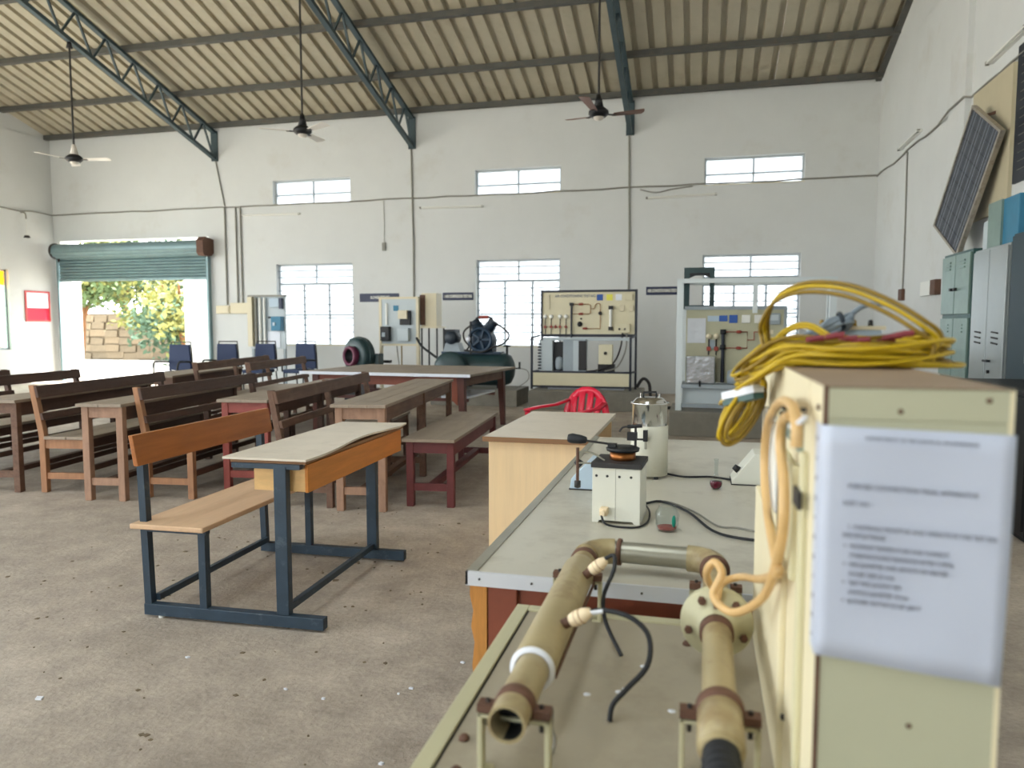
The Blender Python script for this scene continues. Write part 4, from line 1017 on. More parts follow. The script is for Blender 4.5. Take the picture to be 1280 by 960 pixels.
P('gauge', M().lathe([(0, 0), (0.04, 0), (0.04, 0.03), (0, 0.03)], (-3.82, 12.08, 1.12), (0, -1, 0), 12), 'paper')

# --- blower
t = thing('blower', 'dark green snail-shell blower with a maroon inlet ring behind the wide table', 'blower', (-6.02, 12.45, 0))
ax = Vector((-0.45, -0.89, 0)).normalized()
c = Vector((-6.02, 12.45, 0.80))
P('volute', M().lathe([(0, -0.13), (0.30, -0.13), (0.335, -0.09), (0.335, 0.09), (0.30, 0.13), (0.16, 0.13)], c, ax, 28), 'compressor_green')
P('side_rib', M().lathe([(0.335, -0.02), (0.35, -0.02), (0.35, 0.02), (0.335, 0.02)], c, ax, 28), 'compressor_green')
P('inlet_ring', M().lathe([(0.12, 0.08), (0.13, 0.24), (0.175, 0.24), (0.185, 0.20), (0.17, 0.12)], c, ax, 24), 'magenta_ring')
P('inlet_throat', M().lathe([(0.125, 0.22), (0.10, 0.1), (0.0, 0.1)], c, ax, 20), 'black')
P('outlet_duct', M().box(-5.86, -5.62, 12.4, 12.62, 0.62, 0.84), 'compressor_green')
P('pedestal', M().box(-6.25, -5.8, 12.3, 12.6, 0.0, 0.50), 'dark_steel')

# --- control stand right of the blower
t = thing('control_stand', 'cream-framed control stand with a pale grey board of switchgear', 'control stand', (-5.46, 13.0, 0))
for x in (-5.86, -5.12): P('post', M().box(x, x+0.05, 12.98, 13.05, 0, 1.88), 'cream_plastic')
for z in (0.97, 1.84): P('cross_bar', M().box(-5.81, -5.12, 12.98, 13.04, z, z+0.04), 'cream_plastic')
bd = P('board', M().box(-5.82, -5.10, 12.99, 13.02, 1.0, 1.85), 'board_grey')
P('black_switch', M().box(-5.80, -5.62, 12.88, 12.99, 1.06, 1.33), 'black', 0.01)
P('switch_plate', M().box(-5.76, -5.70, 12.872, 12.88, 1.14, 1.22), 'rig_grey')
P('conduit_strip', M().box(-5.725, -5.69, 12.96, 12.99, 1.36, 1.76), 'white_plastic')
P('teal_plate', M().box(-5.57, -5.47, 12.98, 12.99, 1.62, 1.72), 'teal_box')
P('meter_box', M().box(-5.44, -5.26, 12.88, 12.99, 1.47, 1.63), 'cream_plastic', 0.006)
P('meter_base', M().box(-5.42, -5.22, 12.92, 12.99, 1.36, 1.62), 'black')
P('cutout_box', M().box(-5.44, -5.24, 12.88, 12.99, 1.06, 1.30), 'board_grey', 0.006)
P('lower_cable', M().tube([(-5.52, 13.0, 1.0), (-5.5, 13.0, 0.8), (-5.47, 13.0, 0.55), (-5.5, 13.0, 0.1)], 0.01, n=5, sub=3), 'cable_grey')
P('lower_cable', M().cyl((-5.42, 13.0, 0.1), (-5.42, 13.0, 1.0), 0.012, n=6), 'olive_cable')
P('foot_switch', M().box(-5.78, -5.62, 12.9, 13.0, 0.65, 0.70), 'black')
t = thing('cream_cabinet', 'tall narrow cream cabinet on a thin stand beside the control stand', 'cabinet', (-4.93, 13.25, 0))
P('cabinet', M().box(-5.08, -4.78, 13.15, 13.45, 1.33, 1.95), 'cream_plastic', 0.006)
P('gap_shade', M().box(-5.10, -5.0, 13.13, 13.15, 1.36, 1.92), 'rust')  # dark strip standing in for the shaded gap beside the cabinet
P('shelf', M().box(-5.08, -4.72, 13.05, 13.5, 1.30, 1.33), 'cream_plastic')
for x in (-5.06, -4.76):
    for yy in (13.07, 13.45): P('leg', M().box(x, x+0.025, yy, yy+0.025, 0, 1.30), 'dark_steel')
solo('floor_cable', M().tube([(-5.08, 12.9, 1.12), (-4.95, 12.8, 0.98), (-4.75, 12.7, 0.86), (-4.5, 12.6, 0.72)], 0.022, n=8, sub=4), 'rubber', 'thick black cable sagging from the control stand to the compressor', 'cable')

# --- starter panel on the left
t = thing('starter_panel', 'grey starter panel board with cream conduits and blue switch boxes beside the shutter', 'panel', (-9.02, 14.3, 0))
P('board', M().box(-9.44, -8.60, 14.25, 14.30, 0.85, 1.98), 'board_grey')
P('top_rim', M().box(-9.46, -8.58, 14.2, 14.32, 1.96, 2.0), 'cable_grey')
P('cream_strip', M().box(-9.44, -9.33, 14.15, 14.25, 0.9, 1.96), 'cream_plastic')
for x in (-9.27, -9.17, -9.06): P('conduit', M().cyl((x, 14.21, 0.92), (x, 14.21, 1.94), 0.03, n=10), 'cable_grey' if x < -9.2 else 'white_plastic')
P('meter', M().box(-8.90, -8.68, 14.14, 14.25, 1.74, 1.93), 'tester_blue', 0.006); P('meter_side', M().box(-8.68, -8.63, 14.15, 14.25, 1.70, 1.93), 'navy_sign')
P('starter_box', M().box(-8.85, -8.62, 14.1, 14.25, 1.24, 1.54), 'teal_box', 0.01)
P('starter_button', M().cbox((-8.77, 14.09, 1.38), (0.05, 0.02, 0.07)), 'tester_blue')
P('nameplate', M().box(-9.0, -8.92, 14.24, 14.25, 1.50, 1.54), 'black')
P('chart', M().box(-9.02, -8.72, 14.24, 14.25, 0.88, 1.22), 'paper')
for x in (-9.42, -8.66): P('leg', M().box(x, x+0.05, 14.26, 14.31, 0, 0.85), 'rig_grey')

# ================================================================== right-hand wall
XF = 2.62
t = thing('locker', 'grey-green six-door steel locker with louvres on the right wall', 'locker', (2.83, 8.87, 0))
P('body', M().box(XF+0.01, 3.0, 8.42, 9.33, 0, 2.12), 'locker_dark')
for k in range(3):
    z0 = 0.12+k*0.665
    for (a, b) in ((8.44, 8.865), (8.885, 9.31)):
        d = P('door', M().box(XF-0.015, XF+0.01, a, b, z0+0.02, z0+0.64), 'locker_green', 0.004)
        for q in range(3): P('louvre', M().beam((XF-0.02, a+0.13, z0+0.50+q*0.035), (XF-0.02, b-0.13, z0+0.50+q*0.035), 0.012, 0.014), 'locker_green', 0, d)
        hy = b-0.05 if a < 8.5 else a+0.05
        P('handle', M().cbox((XF-0.03, hy, z0+0.28), (0.03, 0.05, 0.03)), 'black', 0, d)
t = thing('almirah', 'plain silver-grey two-door steel almirah beside the green locker', 'cupboard', (2.83, 7.9, 0))
P('body', M().box(XF+0.01, 3.0, 7.48, 8.36, 0, 2.08), 'almirah_grey')
for (a, b) in ((7.50, 7.91), (7.93, 8.34)):
    d = P('door', M().box(XF-0.012, XF+0.01, a, b, 0.10, 2.06), 'almirah_grey', 0.004)
    for q in range(3): P('louvre', M().beam((XF-0.016, a+0.12, 1.18+q*0.05), (XF-0.016, b-0.14, 1.19+q*0.05), 0.01, 0.014), 'dark_steel', 0, d)
P('handle', M().cbox((XF-0.03, 7.83, 1.02), (0.03, 0.12, 0.02)), 'black'); P('lock', M().cbox((XF-0.02, 7.80, 0.92), (0.02, 0.03, 0.03)), 'black')
t = thing('dark_cupboard', 'dark teal steel cupboard at the right picture edge', 'cupboard', (2.83, 6.8, 0))
P('body', M().box(XF+0.01, 3.0, 6.35, 7.42, 0, 2.14), 'teal_dark')
for (a, b) in ((6.37, 6.87), (6.89, 7.40)):
    d = P('door', M().box(XF-0.012, XF+0.01, a, b, 0.10, 2.12), 'teal_dark', 0.004)
    P('handle', M().cbox((XF-0.03, 6.83 if a < 6.5 else 6.93, 1.1), (0.03, 0.03, 0.12)), 'chrome', 0, d)
t = thing('storage_box', 'blue-green wooden box on top of the steel cupboards', 'box', (2.8, 7.7, 2.08))
P('body', M().box(2.66, 2.98, 7.44, 8.10, 2.085, 2.50), 'teal_box', 0.006)
P('pale_side', M().box(2.64, 2.66, 7.78, 8.10, 2.085, 2.50), 'locker_green')
t = solo('storage_box', M().box(2.68, 2.95, 8.14, 8.34, 2.085, 2.36), 'board_grey', 'small grey box on the almirah beside the blue-green box', 'box', None, 0.006)
t = thing('wall_chart', 'dark printed chart hanging on the right wall above the cupboards', 'chart', (XR, 7.9, 2.8))
P('sheet', M().box(XR-0.03, XR-0.005, 7.0, 8.72, 2.78, 4.14), 'dark_board')
for k in range(14): P('print_line', M().beam((XR-0.032, 8.6, 2.9+k*0.085), (XR-0.032, 7.3+0.2*(k % 3), 2.9+k*0.085), 0.012, 0.003), 'cable_grey')
solo('beige_board', M().box(XR-0.04, XR-0.002, 8.80, 9.95, 2.55, 4.02), 'beige_board', 'beige board on the right wall behind the solar panel', 'board')
# tilted solar panel
wd, ht = 0.76, 1.46
A_ = Vector((2.86, 9.40, 3.83))
e1 = Vector((0.08, -0.58, -0.40)).normalized(); e2 = Vector((-0.06, 0.40, -1.12)); e2 = (e2-e1*e2.dot(e1)).normalized()
A_.z += 2.135-min((A_+e1*wd+e2*ht).z, 9)
e3 = e1.cross(e2).normalized()
if e3.x > 0: e3 = -e3
t = thing('solar_panel', 'framed solar panel standing on one corner on the locker, against the right wall', 'solar panel', tuple(A_+e1*wd+e2*ht))
def pp(u, v, w): return A_+e1*u+e2*v+e3*w
def slab(u0, u1, v0, v1, w0, w1):
    vs = [pp(u, v, w) for w in (w0, w1) for u, v in ((u0, v0), (u1, v0), (u1, v1), (u0, v1))]
    return M().add(vs, [(0, 3, 2, 1), (4, 5, 6, 7), (0, 1, 5, 4), (1, 2, 6, 5), (2, 3, 7, 6), (3, 0, 4, 7)])
P('backing', slab(0.01, wd-0.01, 0.01, ht-0.01, -0.03, 0.0), 'pv_cell')
for a in ((0, wd, 0, 0.03), (0, wd, ht-0.03, ht), (0, 0.03, 0.03, ht-0.03), (wd-0.03, wd, 0.03, ht-0.03)):
    P('frame_bar', slab(a[0], a[1], a[2], a[3], -0.04, 0.012), 'pv_frame')
for i in range(4):
    for j in range(9):
        u, v = 0.035+i*(wd-0.07)/4, 0.035+j*(ht-0.07)/9
        P('solar_cell', slab(u+0.004, u+(wd-0.07)/4-0.004, v+0.004, v+(ht-0.07)/9-0.004, 0.0, 0.003), 'pv_cell')
    for q in (0.33, 0.67):
        u = 0.035+(i+q)*(wd-0.07)/4; P('busbar', slab(u-0.003, u+0.003, 0.035, ht-0.035, 0.003, 0.004), 'pv_line')
P('bracket', M().beam(pp(wd*0.3, 0.05, -0.03), (XR, pp(wd*0.3, 0.05, 0).y, pp(wd*0.3, 0.05, 0).z+0.05), 0.03, 0.03), 'rust')
# black cabinet
t = thing('black_cabinet', 'low black cabinet on the floor behind the white instrument box', 'cabinet', (2.3, 5.8, 0))
P('body', M().box(1.95, 2.58, 5.12, 6.30, 0.04, 0.92), 'black', 0.008)
P('top', M().box(1.92, 2.60, 5.08, 6.33, 0.92, 0.95), 'black', 0.006)
for (a, b) in ((5.14, 5.70), (5.72, 6.28)):
    d = P('door', M().box(1.935, 1.95, a, b, 0.08, 0.90), 'black'); P('knob', M().cbox((1.925, b-0.06 if a < 5.5 else a+0.06, 0.55), (0.02, 0.03, 0.03)), 'chrome', 0, d)
P('base', M().box(1.98, 2.55, 5.16, 6.27, 0, 0.04), 'black')

# ================================================================== long metal-topped table
t = thing('work_table', 'long sheet-metal-topped table with brown legs holding lab apparatus', 'table', (0.0, 2.8, 0))
P('tabletop', M().box(-0.54, 0.56, 1.70, 3.98, 0.722, 0.75), 'sheet_metal_top', 0.002)
P('metal_edging', M().box(-0.545, 0.565, 1.693, 1.70, 0.717, 0.752), 'alu_strip')
P('side_edging', M().box(-0.546, -0.54, 1.693, 3.98, 0.719, 0.752), 'dark_steel')
P('edge_lip', M().box(-0.545, -0.518, 1.70, 3.98, 0.750, 0.753), 'galv')
for k in range(9):
    x = -0.51+k*0.13
    P('nail', M().cyl((x, 1.690, 0.735), (x, 1.694, 0.735), 0.003, n=6), 'dark_steel')
for x in (-0.50, 0.45):
    for y in (1.73, 3.87): P('leg', M().box(x, x+0.075, y, y+0.075, 0, 0.722), 'brown_paint', 0.003)
P('front_apron', M().box(-0.425, 0.45, 1.745, 1.775, 0.61, 0.722), 'brown_paint')
P('rear_apron', M().box(-0.425, 0.45, 3.90, 3.93, 0.61, 0.722), 'brown_paint')
for x in (-0.485, 0.47): P('side_apron', M().box(x, x+0.03, 1.805, 3.87, 0.61, 0.722), 'brown_paint')
P('splintered_board', M().prism([(-0.545, 0.72), (-0.502, 0.72), (-0.502, 0.46), (-0.515, 0.43), (-0.528, 0.455), (-0.536, 0.44), (-0.54, 0.5), (-0.534, 0.56), (-0.543, 0.6), (-0.537, 0.64), (-0.546, 0.68)], 1.728, 1.76), 'splinter_wood')
P('stretcher', M().box(-0.44, 0.46, 2.78, 2.84, 0.12, 0.17), 'brown_paint')

# heating tester (flash point apparatus)
t = thing('flash_point_tester', 'white box heater with a black top and copper oil cup on the metal-topped table', 'lab apparatus', (-0.235, 2.30, 0.75), R(-3))
part('case', M().prism([(-0.073, 0.0), (-0.055, 0.0), (-0.05, 0.008), (0.05, 0.008), (0.055, 0.0), (0.073, 0.0), (0.073, 0.170), (-0.073, 0.170)], -0.075, 0.075), 'tester_white', t, bevel=0.002)
part('top_plate', M().box(-0.077, 0.077, -0.08, 0.08, 0.170, 0.186), 'dark_steel', t, bevel=0.002)
part('case_seam', M().box(-0.002, -0.001, -0.0756, -0.075, 0.01, 0.168), 'cable_grey', t)
for x in (-0.06, -0.027, 0.010, 0.045): part('vent_hole', M().cyl((x, -0.0758, 0.145), (x, -0.074, 0.145), 0.0042, n=10), 'black', t)
pg = part('power_plug', M().box(-0.045, -0.022, -0.105, -0.075, 0.028, 0.052).cyl((-0.034, -0.12, 0.04), (-0.034, -0.10, 0.04), 0.008, n=8), 'tape', t, bevel=0.003)
part('oil_cup', M().lathe([(0, 0.186), (0.038, 0.186), (0.040, 0.190), (0.040, 0.212), (0, 0.212)], (0.008, 0.0, 0)), 'copper', t)
part('cup_cover', M().lathe([(0, 0.212), (0.050, 0.213), (0.052, 0.222), (0.044, 0.226), (0, 0.226)], (0.008, 0.0, 0)), 'black', t)
part('cup_clip', M().box(-0.035, -0.01, -0.03, 0.0, 0.226, 0.236), 'black', t)
part('cover_handle', M().tube([(-0.02, -0.01, 0.232), (-0.07, -0.015, 0.238), (-0.105, -0.02, 0.242)], 0.0035, n=6), 'dark_steel', t)
part('handle_grip', M().lathe([(0, 0), (0.010, 0.004), (0.014, 0.02), (0.016, 0.05), (0.012, 0.062), (0, 0.065)], (-0.10, -0.018, 0.243), (-1, 0, 0.08), 14), 'rubber', t)
part('test_stand', M().cyl((0.045, 0.01, 0.226), (0.045, 0.01, 0.29), 0.004, n=8), 'dark_steel', t)
part('flame_jet', M().box(0.02, 0.05, 0.0, 0.02, 0.245, 0.27), 'black', t)
part('jet_arm', M().cyl((0.02, 0.01, 0.287), (0.065, 0.01, 0.291), 0.006, n=8), 'black', t)
part('jet_tube', M().tube([(0.025, 0.01, 0.287), (0.005, 0.01, 0.284), (-0.005, 0.01, 0.27)], 0.003, n=6, sub=3), 'dark_steel', t)
part('side_rod', M().cyl((-0.122, -0.06, 0.10), (-0.122, -0.06, 0.225), 0.005, n=8), 'rust', t)
part('side_arm', M().tube([(-0.122, -0.06, 0.213), (-0.08, -0.05, 0.21), (-0.04, -0.05, 0.188)], 0.003, n=6, sub=3), 'galv', t)
part('side_arm', M().cyl((-0.122, -0.06, 0.178), (-0.07, -0.05, 0.178), 0.003, n=6), 'galv', t)
part('rod_clamp', M().lathe([(0, -0.012), (0.010, -0.01), (0.010, 0.01), (0, 0.012)], (-0.122, -0.06, 0.112), (0, 0, 1), 10), 'dark_steel', t)
t = thing('slope_front_meter', 'small pale blue slope-fronted meter behind the white box heater', 'meter', (-0.40, 2.72, 0.75))
P('case', M().prism([(-0.455, 0.75), (-0.33, 0.75), (-0.33, 0.86), (-0.385, 0.86), (-0.45, 0.79)], 2.66, 2.78), 'tester_blue', 0.003)
P('knob', M().lathe([(0, 0), (0.016, 0), (0.012, 0.025), (0, 0.025)], (-0.42, 2.70, 0.835), (-0.7, -0.2, 0.7), 10), 'black')
P('base', M().box(-0.457, -0.328, 2.657, 2.783, 0.75, 0.755), 'dark_steel')

# water boiler
t = thing('water_boiler', 'white painted cylindrical boiler with a chrome upper drum and lid, on the metal-topped table', 'boiler', (-0.19, 2.975, 0.75))
part('body', M().lathe([(0, 0.012), (0.073, 0.012), (0.073, 0.205), (0.070, 0.208), (0, 0.208)], n=32), 'boiler_paint', t)
part('drum', M().lathe([(0.0695, 0.2), (0.0695, 0.290), (0.075, 0.292), (0.076, 0.297), (0.070, 0.299)], n=32), 'chrome', t)
part('lid', M().lathe([(0.069, 0.296), (0.062, 0.304), (0.052, 0.314), (0.03, 0.318), (0, 0.319)], n=32), 'chrome', t)
part('lid_handle', M().tube([(-0.025, 0, 0.316), (-0.024, 0, 0.336), (0.024, 0, 0.338), (0.026, 0, 0.316)], 0.004, n=6), 'black', t)
for s in (-1, 1): part('lid_post', M().cyl((s*0.036, 0.01, 0.313), (s*0.036, 0.01, 0.332), 0.004, n=8), 'chrome', t)
tp_ = part('tap', M().cyl((-0.008, -0.07, 0.165), (-0.008, -0.095, 0.165), 0.007, n=10).box(-0.017, 0.0, -0.106, -0.088, 0.155, 0.198), 'black', t)
part('tap_lever', M().cyl((-0.008, -0.098, 0.162), (-0.04, -0.098, 0.162), 0.004, n=6), 'black', tp_)
part('tap_spout', M().cyl((-0.008, -0.098, 0.155), (-0.008, -0.098, 0.125), 0.005, n=8), 'galv', tp_)
for k in range(3):
    a = R(-60 + 120*k); part('foot', M().cyl((0.062*math.cos(a), 0.062*math.sin(a), 0), (0.062*math.cos(a), 0.062*math.sin(a), 0.014), 0.009, n=8), 'black', t)

# glassware
t = thing('flask', 'small round glass flask of dark wine-red liquid on the metal-topped table', 'flask', (0.065, 2.80, 0.75))
part('glass_body', M().lathe([(0, 0.0), (0.012, 0.0), (0.021, 0.010), (0.024, 0.022), (0.020, 0.036), (0.009, 0.050), (0.007, 0.06), (0.0075, 0.098), (0.009, 0.112), (0.0075, 0.112), (0.006, 0.098), (0.0055, 0.06), (0.0075, 0.050)], n=24), 'glass', t)
part('liquid', M().lathe([(0, 0.002), (0.011, 0.002), (0.0195, 0.011), (0.0222, 0.022), (0.0205, 0.029), (0, 0.029)], n=24), 'wine', t)
t = thing('glass_jar', 'ridged clear glass jar with a green mark on the metal-topped table', 'jar', (-0.085, 2.19, 0.75))
part('glass_body', M().lathe([(0, 0), (0.026, 0.0), (0.030, 0.006), (0.034, 0.02), (0.0325, 0.026), (0.0355, 0.033), (0.034, 0.039), (0.0365, 0.046), (0.034, 0.055), (0.027, 0.067), (0.024, 0.074), (0.022, 0.074), (0.025, 0.066), (0.032, 0.054), (0.032, 0.02), (0.026, 0.006), (0, 0.004)], n=28), 'glass', t)
part('residue', M().lathe([(0, 0.0045), (0.0255, 0.0055), (0.0285, 0.012), (0, 0.011)], n=20), 'red_paint', t)
part('green_mark', M().lathe([(0, 0), (0.011, 0.0), (0.011, 0.0012), (0, 0.0012)], (0, 0, 0), (0, 0, 1), 16).tf(Matrix.Translation((0.020, -0.0295, 0.036)) @ Matrix.Rotation(R(32), 4, 'Z') @ Matrix.Rotation(R(90), 4, 'X') @ Matrix.Scale(0.6, 4, (1, 0, 0)) @ Matrix.Scale(1.6, 4, (0, 1, 0))), 'green_mark', t)
t = thing('slope_front_meter', 'grey slope-fronted meter with a black knob at the right of the red flask', 'meter', (0.20, 2.95, 0.75))
P('case', M().prism([(0.125, 0.752), (0.34, 0.752), (0.34, 0.87), (0.205, 0.87), (0.125, 0.765)], 2.89, 3.03), 'tester_white', 0.003)
P('base', M().box(0.122, 0.342, 2.887, 3.033, 0.75, 0.754), 'dark_steel')
P('knob', M().lathe([(0, 0), (0.014, 0), (0.011, 0.022), (0, 0.022)], (0.15, 2.93, 0.80), (-0.8, 0, 0.6), 10), 'black')
solo('power_cord', M().tube([(-0.18, 2.46, 0.756), (-0.12, 2.53, 0.756), (-0.03, 2.41, 0.756), (0.04, 2.21, 0.756), (0.10, 2.145, 0.756), (0.20, 2.12, 0.756), (0.3, 2.1, 0.756)], 0.0042, n=6, sub=5), 'rubber', 'thicker black power cord trailing from the white box heater across the table', 'cord')
solo('power_cord', M().tube([(-0.17, 2.50, 0.755), (-0.10, 2.535, 0.755), (-0.01, 2.42, 0.755), (0.06, 2.26, 0.755), (0.12, 2.25, 0.755), (0.2, 2.2, 0.755), (0.28, 2.18, 0.755)], 0.003, n=6, sub=5), 'cable_grey', 'thinner grey power cord looping beside the glass jar', 'cord')
solo('power_cord', M().tube([(-0.28, 2.19, 0.789), (-0.265, 2.17, 0.765), (-0.23, 2.18, 0.754), (-0.17, 2.19, 0.754), (-0.145, 2.26, 0.755), (-0.148, 2.38, 0.756), (-0.17, 2.48, 0.756)], 0.0032, n=6, sub=5), 'rubber', 'short cord curling from the cream plug around the foot of the box heater', 'cord')
solo('power_cord', M().tube([(-0.12, 3.02, 0.755), (-0.05, 2.975, 0.755), (0.05, 3.0, 0.755), (0.125, 2.96, 0.755)], 0.004, n=6, sub=5), 'rubber', 'black cord between the boiler and the grey slope-fronted meter', 'cord')

# ================================================================== convection rig in the foreground
BZ = 0.70
t = thing('convection_rig', 'foreground heat transfer rig of painted pipes on a flat steel bench', 'test rig', (-0.05, 1.15, 0))
P('bench_top', M().box(-0.40, 0.31, 0.45, 1.64, BZ-0.03, BZ-0.002), 'rig_top', 0.003)
for a in ((-0.402, -0.372, 0.45, 1.642), (-0.372, 0.31, 1.615, 1.642)): P('raised_rim', M().box(a[0], a[1], a[2], a[3], BZ-0.032, BZ+0.003), 'rig_paint', 0.002)
P('groove', M().box(-0.372, -0.368, 0.45, 1.615, BZ-0.01, BZ-0.0015), 'black')
P('bench_skirt', M().box(-0.385, 0.295, 0.47, 1.625, BZ-0.14, BZ-0.03), 'rig_paint')
for x in (-0.385, 0.26):
    for y in (0.47, 1.59): P('bench_leg', M().box(x, x+0.035, y, y+0.035, 0, BZ-0.14), 'rig_paint')
PZ = 0.80
sl = P('test_pipe', M().cyl((-0.250, 0.955, PZ), (-0.255, 1.735, PZ), 0.0275, n=28, cap=False).cyl((-0.250, 0.956, PZ), (-0.255, 1.735, PZ), 0.0235, n=28, cap=False).lathe([(0.0235, 0), (0.0275, 0)], (-0.250, 0.955, PZ), (0, 1, 0), 28), 'pipe_paint')
P('pipe_bore', M().cyl((-0.2505, 0.959, PZ), (-0.251, 1.0, PZ), 0.0234, n=28, cap=False).lathe([(0, 0), (0.0234, 0)], (-0.251, 1.0, PZ), (0, 1, 0), 28), 'black', 0, sl)  # coloured black for the shade inside the pipe
P('heater_sleeve', M().lathe([(0.028, 0.0), (0.0345, 0.0), (0.036, 0.01), (0.036, 0.49), (0.033, 0.51), (0.028, 0.51)], (-0.2515, 1.13, PZ), (-0.006, 1, 0), 32), 'pipe_paint', 0, sl)
P('sleeve_ring', M().lathe([(0.029, -0.002), (0.0365, -0.001), (0.0372, 0.004), (0.036, 0.006)], (-0.2515, 1.125, PZ), (-0.006, 1, 0), 32), 'paper', 0, sl)
P('sleeve_seam', M().box(-0.217, -0.2145, 1.14, 1.62, PZ-0.018, PZ-0.008), 'rust', 0, sl)
P('pipe_band', M().lathe([(0.0275, 0), (0.0305, 0.002), (0.0305, 0.022), (0.0275, 0.024)], (-0.2505, 0.995, PZ), (0, 1, 0), 28), 'rust', 0, sl)
P('pipe_band', M().lathe([(0.0275, 0), (0.0325, 0.002), (0.0325, 0.014), (0.0275, 0.016)], (-0.2545, 1.685, PZ), (0, 1, 0), 28), 'rust', 0, sl)
def elbow(cx, cy, sx):
    pts = []
    for k in range(9):
        a = PI/2*k/8; pts.append((cx+sx*0.062*(1-math.cos(a)), cy+0.062*math.sin(a), PZ))
    return M().tube(pts, 0.031, n=24)
P('elbow', elbow(-0.255, 1.725, 1), 'pipe_paint'); P('elbow', elbow(0.042, 1.715, -1), 'pipe_paint')
P('cross_pipe', M().cyl((-0.20, 1.786, PZ), (-0.012, 1.777, PZ), 0.0255, n=24), 'galv')
P('pipe_joint', M().lathe([(0.028, 0), (0.0325, 0.002), (0.0325, 0.01), (0.028, 0.012)], (-0.187, 1.7855, PZ), (1, -0.05, 0), 24), 'rust')
rp = P('return_pipe', M().cyl((0.041, 1.72, PZ), (0.036, 0.95, PZ), 0.0255, n=28), 'pipe_paint')
P('pipe_band', M().lathe([(0.0255, 0), (0.0335, 0.002), (0.0335, 0.012), (0.0255, 0.014)], (0.041, 1.695, PZ), (0, 1, 0), 28), 'rust', 0, rp)
of = P('orifice_flange', M().lathe([(0.026, -0.045), (0.036, -0.04), (0.038, -0.022), (0.064, -0.012), (0.066, -0.008), (0.066, 0.006), (0.063, 0.010), (0.04, 0.012), (0.03, 0.03), (0.026, 0.03)], (0.039, 1.40, PZ), (0, 1, 0), 40), 'rig_paint')
for k in range(5):
    a = R(50+72*k); c = (0.039+0.052*math.cos(a), 1.376, PZ+0.052*math.sin(a))
    P('flange_bolt', M().cyl(c, (c[0], c[1]+0.02, c[2]), 0.0075, n=6), 'rust', 0, of)
P('pipe_coupling', M().lathe([(0.0255, 0), (0.0305, 0.002), (0.0305, 0.024), (0.0255, 0.026)], (0.038, 1.335, PZ), (0, 1, 0), 28), 'rust', 0, rp)
P('pipe_coupling', M().lathe([(0.0255, 0), (0.0315, 0.003), (0.0315, 0.085), (0.0255, 0.09)], (0.0365, 0.965, PZ), (0, 1, 0), 28), 'pipe_paint', 0, rp)
P('pipe_band', M().lathe([(0.0315, 0), (0.0345, 0.002), (0.0345, 0.022), (0.0315, 0.024)], (0.037, 1.05, PZ), (0, 1, 0), 28), 'rust', 0, rp)
P('pressure_tap', M().cyl((0.039, 1.37, PZ+0.03), (0.039, 1.372, PZ+0.056), 0.007, n=10), 'rust', 0, of)
P('pressure_tap', M().cyl((0.036, 1.42, PZ+0.03), (0.036, 1.42, PZ+0.056), 0.007, n=10), 'rust', 0, of)
hs = [(0.0362, 0.985, PZ), (0.036, 0.93, PZ-0.002), (0.037, 0.885, PZ-0.015), (0.038, 0.85, PZ-0.05), (0.038, 0.83, PZ-0.10)]
hp = P('ribbed_hose', M().tube(hs, 0.0235, n=20, sub=4), 'rubber')
SP = smooth_path([Vector(p) for p in hs], 8)
for k in range(3, len(SP)-1, 2):
    d = (SP[k+1]-SP[k-1]).normalized()
    P('hose_rib', M().lathe([(0.0235, -0.003), (0.0255, 0), (0.0235, 0.003)], SP[k], d, 20), 'rubber', 0, hp)
P('blower_ring', M().lathe([(0.048, 0.0), (0.052, 0.022), (0.060, 0.026), (0.062, 0.02), (0.058, 0.0)], (0.038, 0.965, BZ), n=32), 'amber_hose')
P('ring_floor', M().lathe([(0, 0.004), (0.05, 0.004)], (0.038, 0.965, BZ), n=32), 'rust')
def saddle(cx, cy, w, top):
    b = P('pipe_bracket', M().box(cx-w, cx-w+0.008, cy-0.01, cy+0.01, BZ, top).box(cx+w-0.008, cx+w, cy-0.01, cy+0.01, BZ, top).box(cx-w, cx+w, cy-0.01, cy+0.01, top-0.006, top), 'rig_paint', 0.002)
    for s in (-1, 1):
        P('clamp_lug', M().cbox((cx+s*(w-0.012), cy, top+0.009), (0.024, 0.022, 0.012)), 'rust', 0, b)
        P('clamp_bolt', M().cyl((cx+s*(w-0.014), cy, top-0.02), (cx+s*(w-0.014), cy, top+0.02), 0.0035, n=8), 'dark_steel', 0, b)
        P('bracket_foot', M().box(cx+s*w-(0.02 if s > 0 else 0), cx+s*w+(0.0 if s > 0 else 0.02), cy-0.01, cy+0.01, BZ-0.002, BZ+0.003), 'rig_paint', 0, b)
saddle(-0.2505, 1.005, 0.054, PZ-0.012); saddle(-0.2545, 1.60, 0.054, PZ-0.012); saddle(0.041, 1.60, 0.054, PZ-0.012); saddle(0.037, 1.06, 0.056, PZ-0.012)
for x, y in ((-0.35, 1.075), (-0.30, 1.56), (-0.015, 1.52), (-0.335, 0.99), (0.09, 1.55)):
    P('bench_bolt', M().lathe([(0, 0), (0.009, 0), (0.009, 0.004), (0.005, 0.008), (0, 0.008)], (x, y, BZ-0.002), n=8), 'rust')
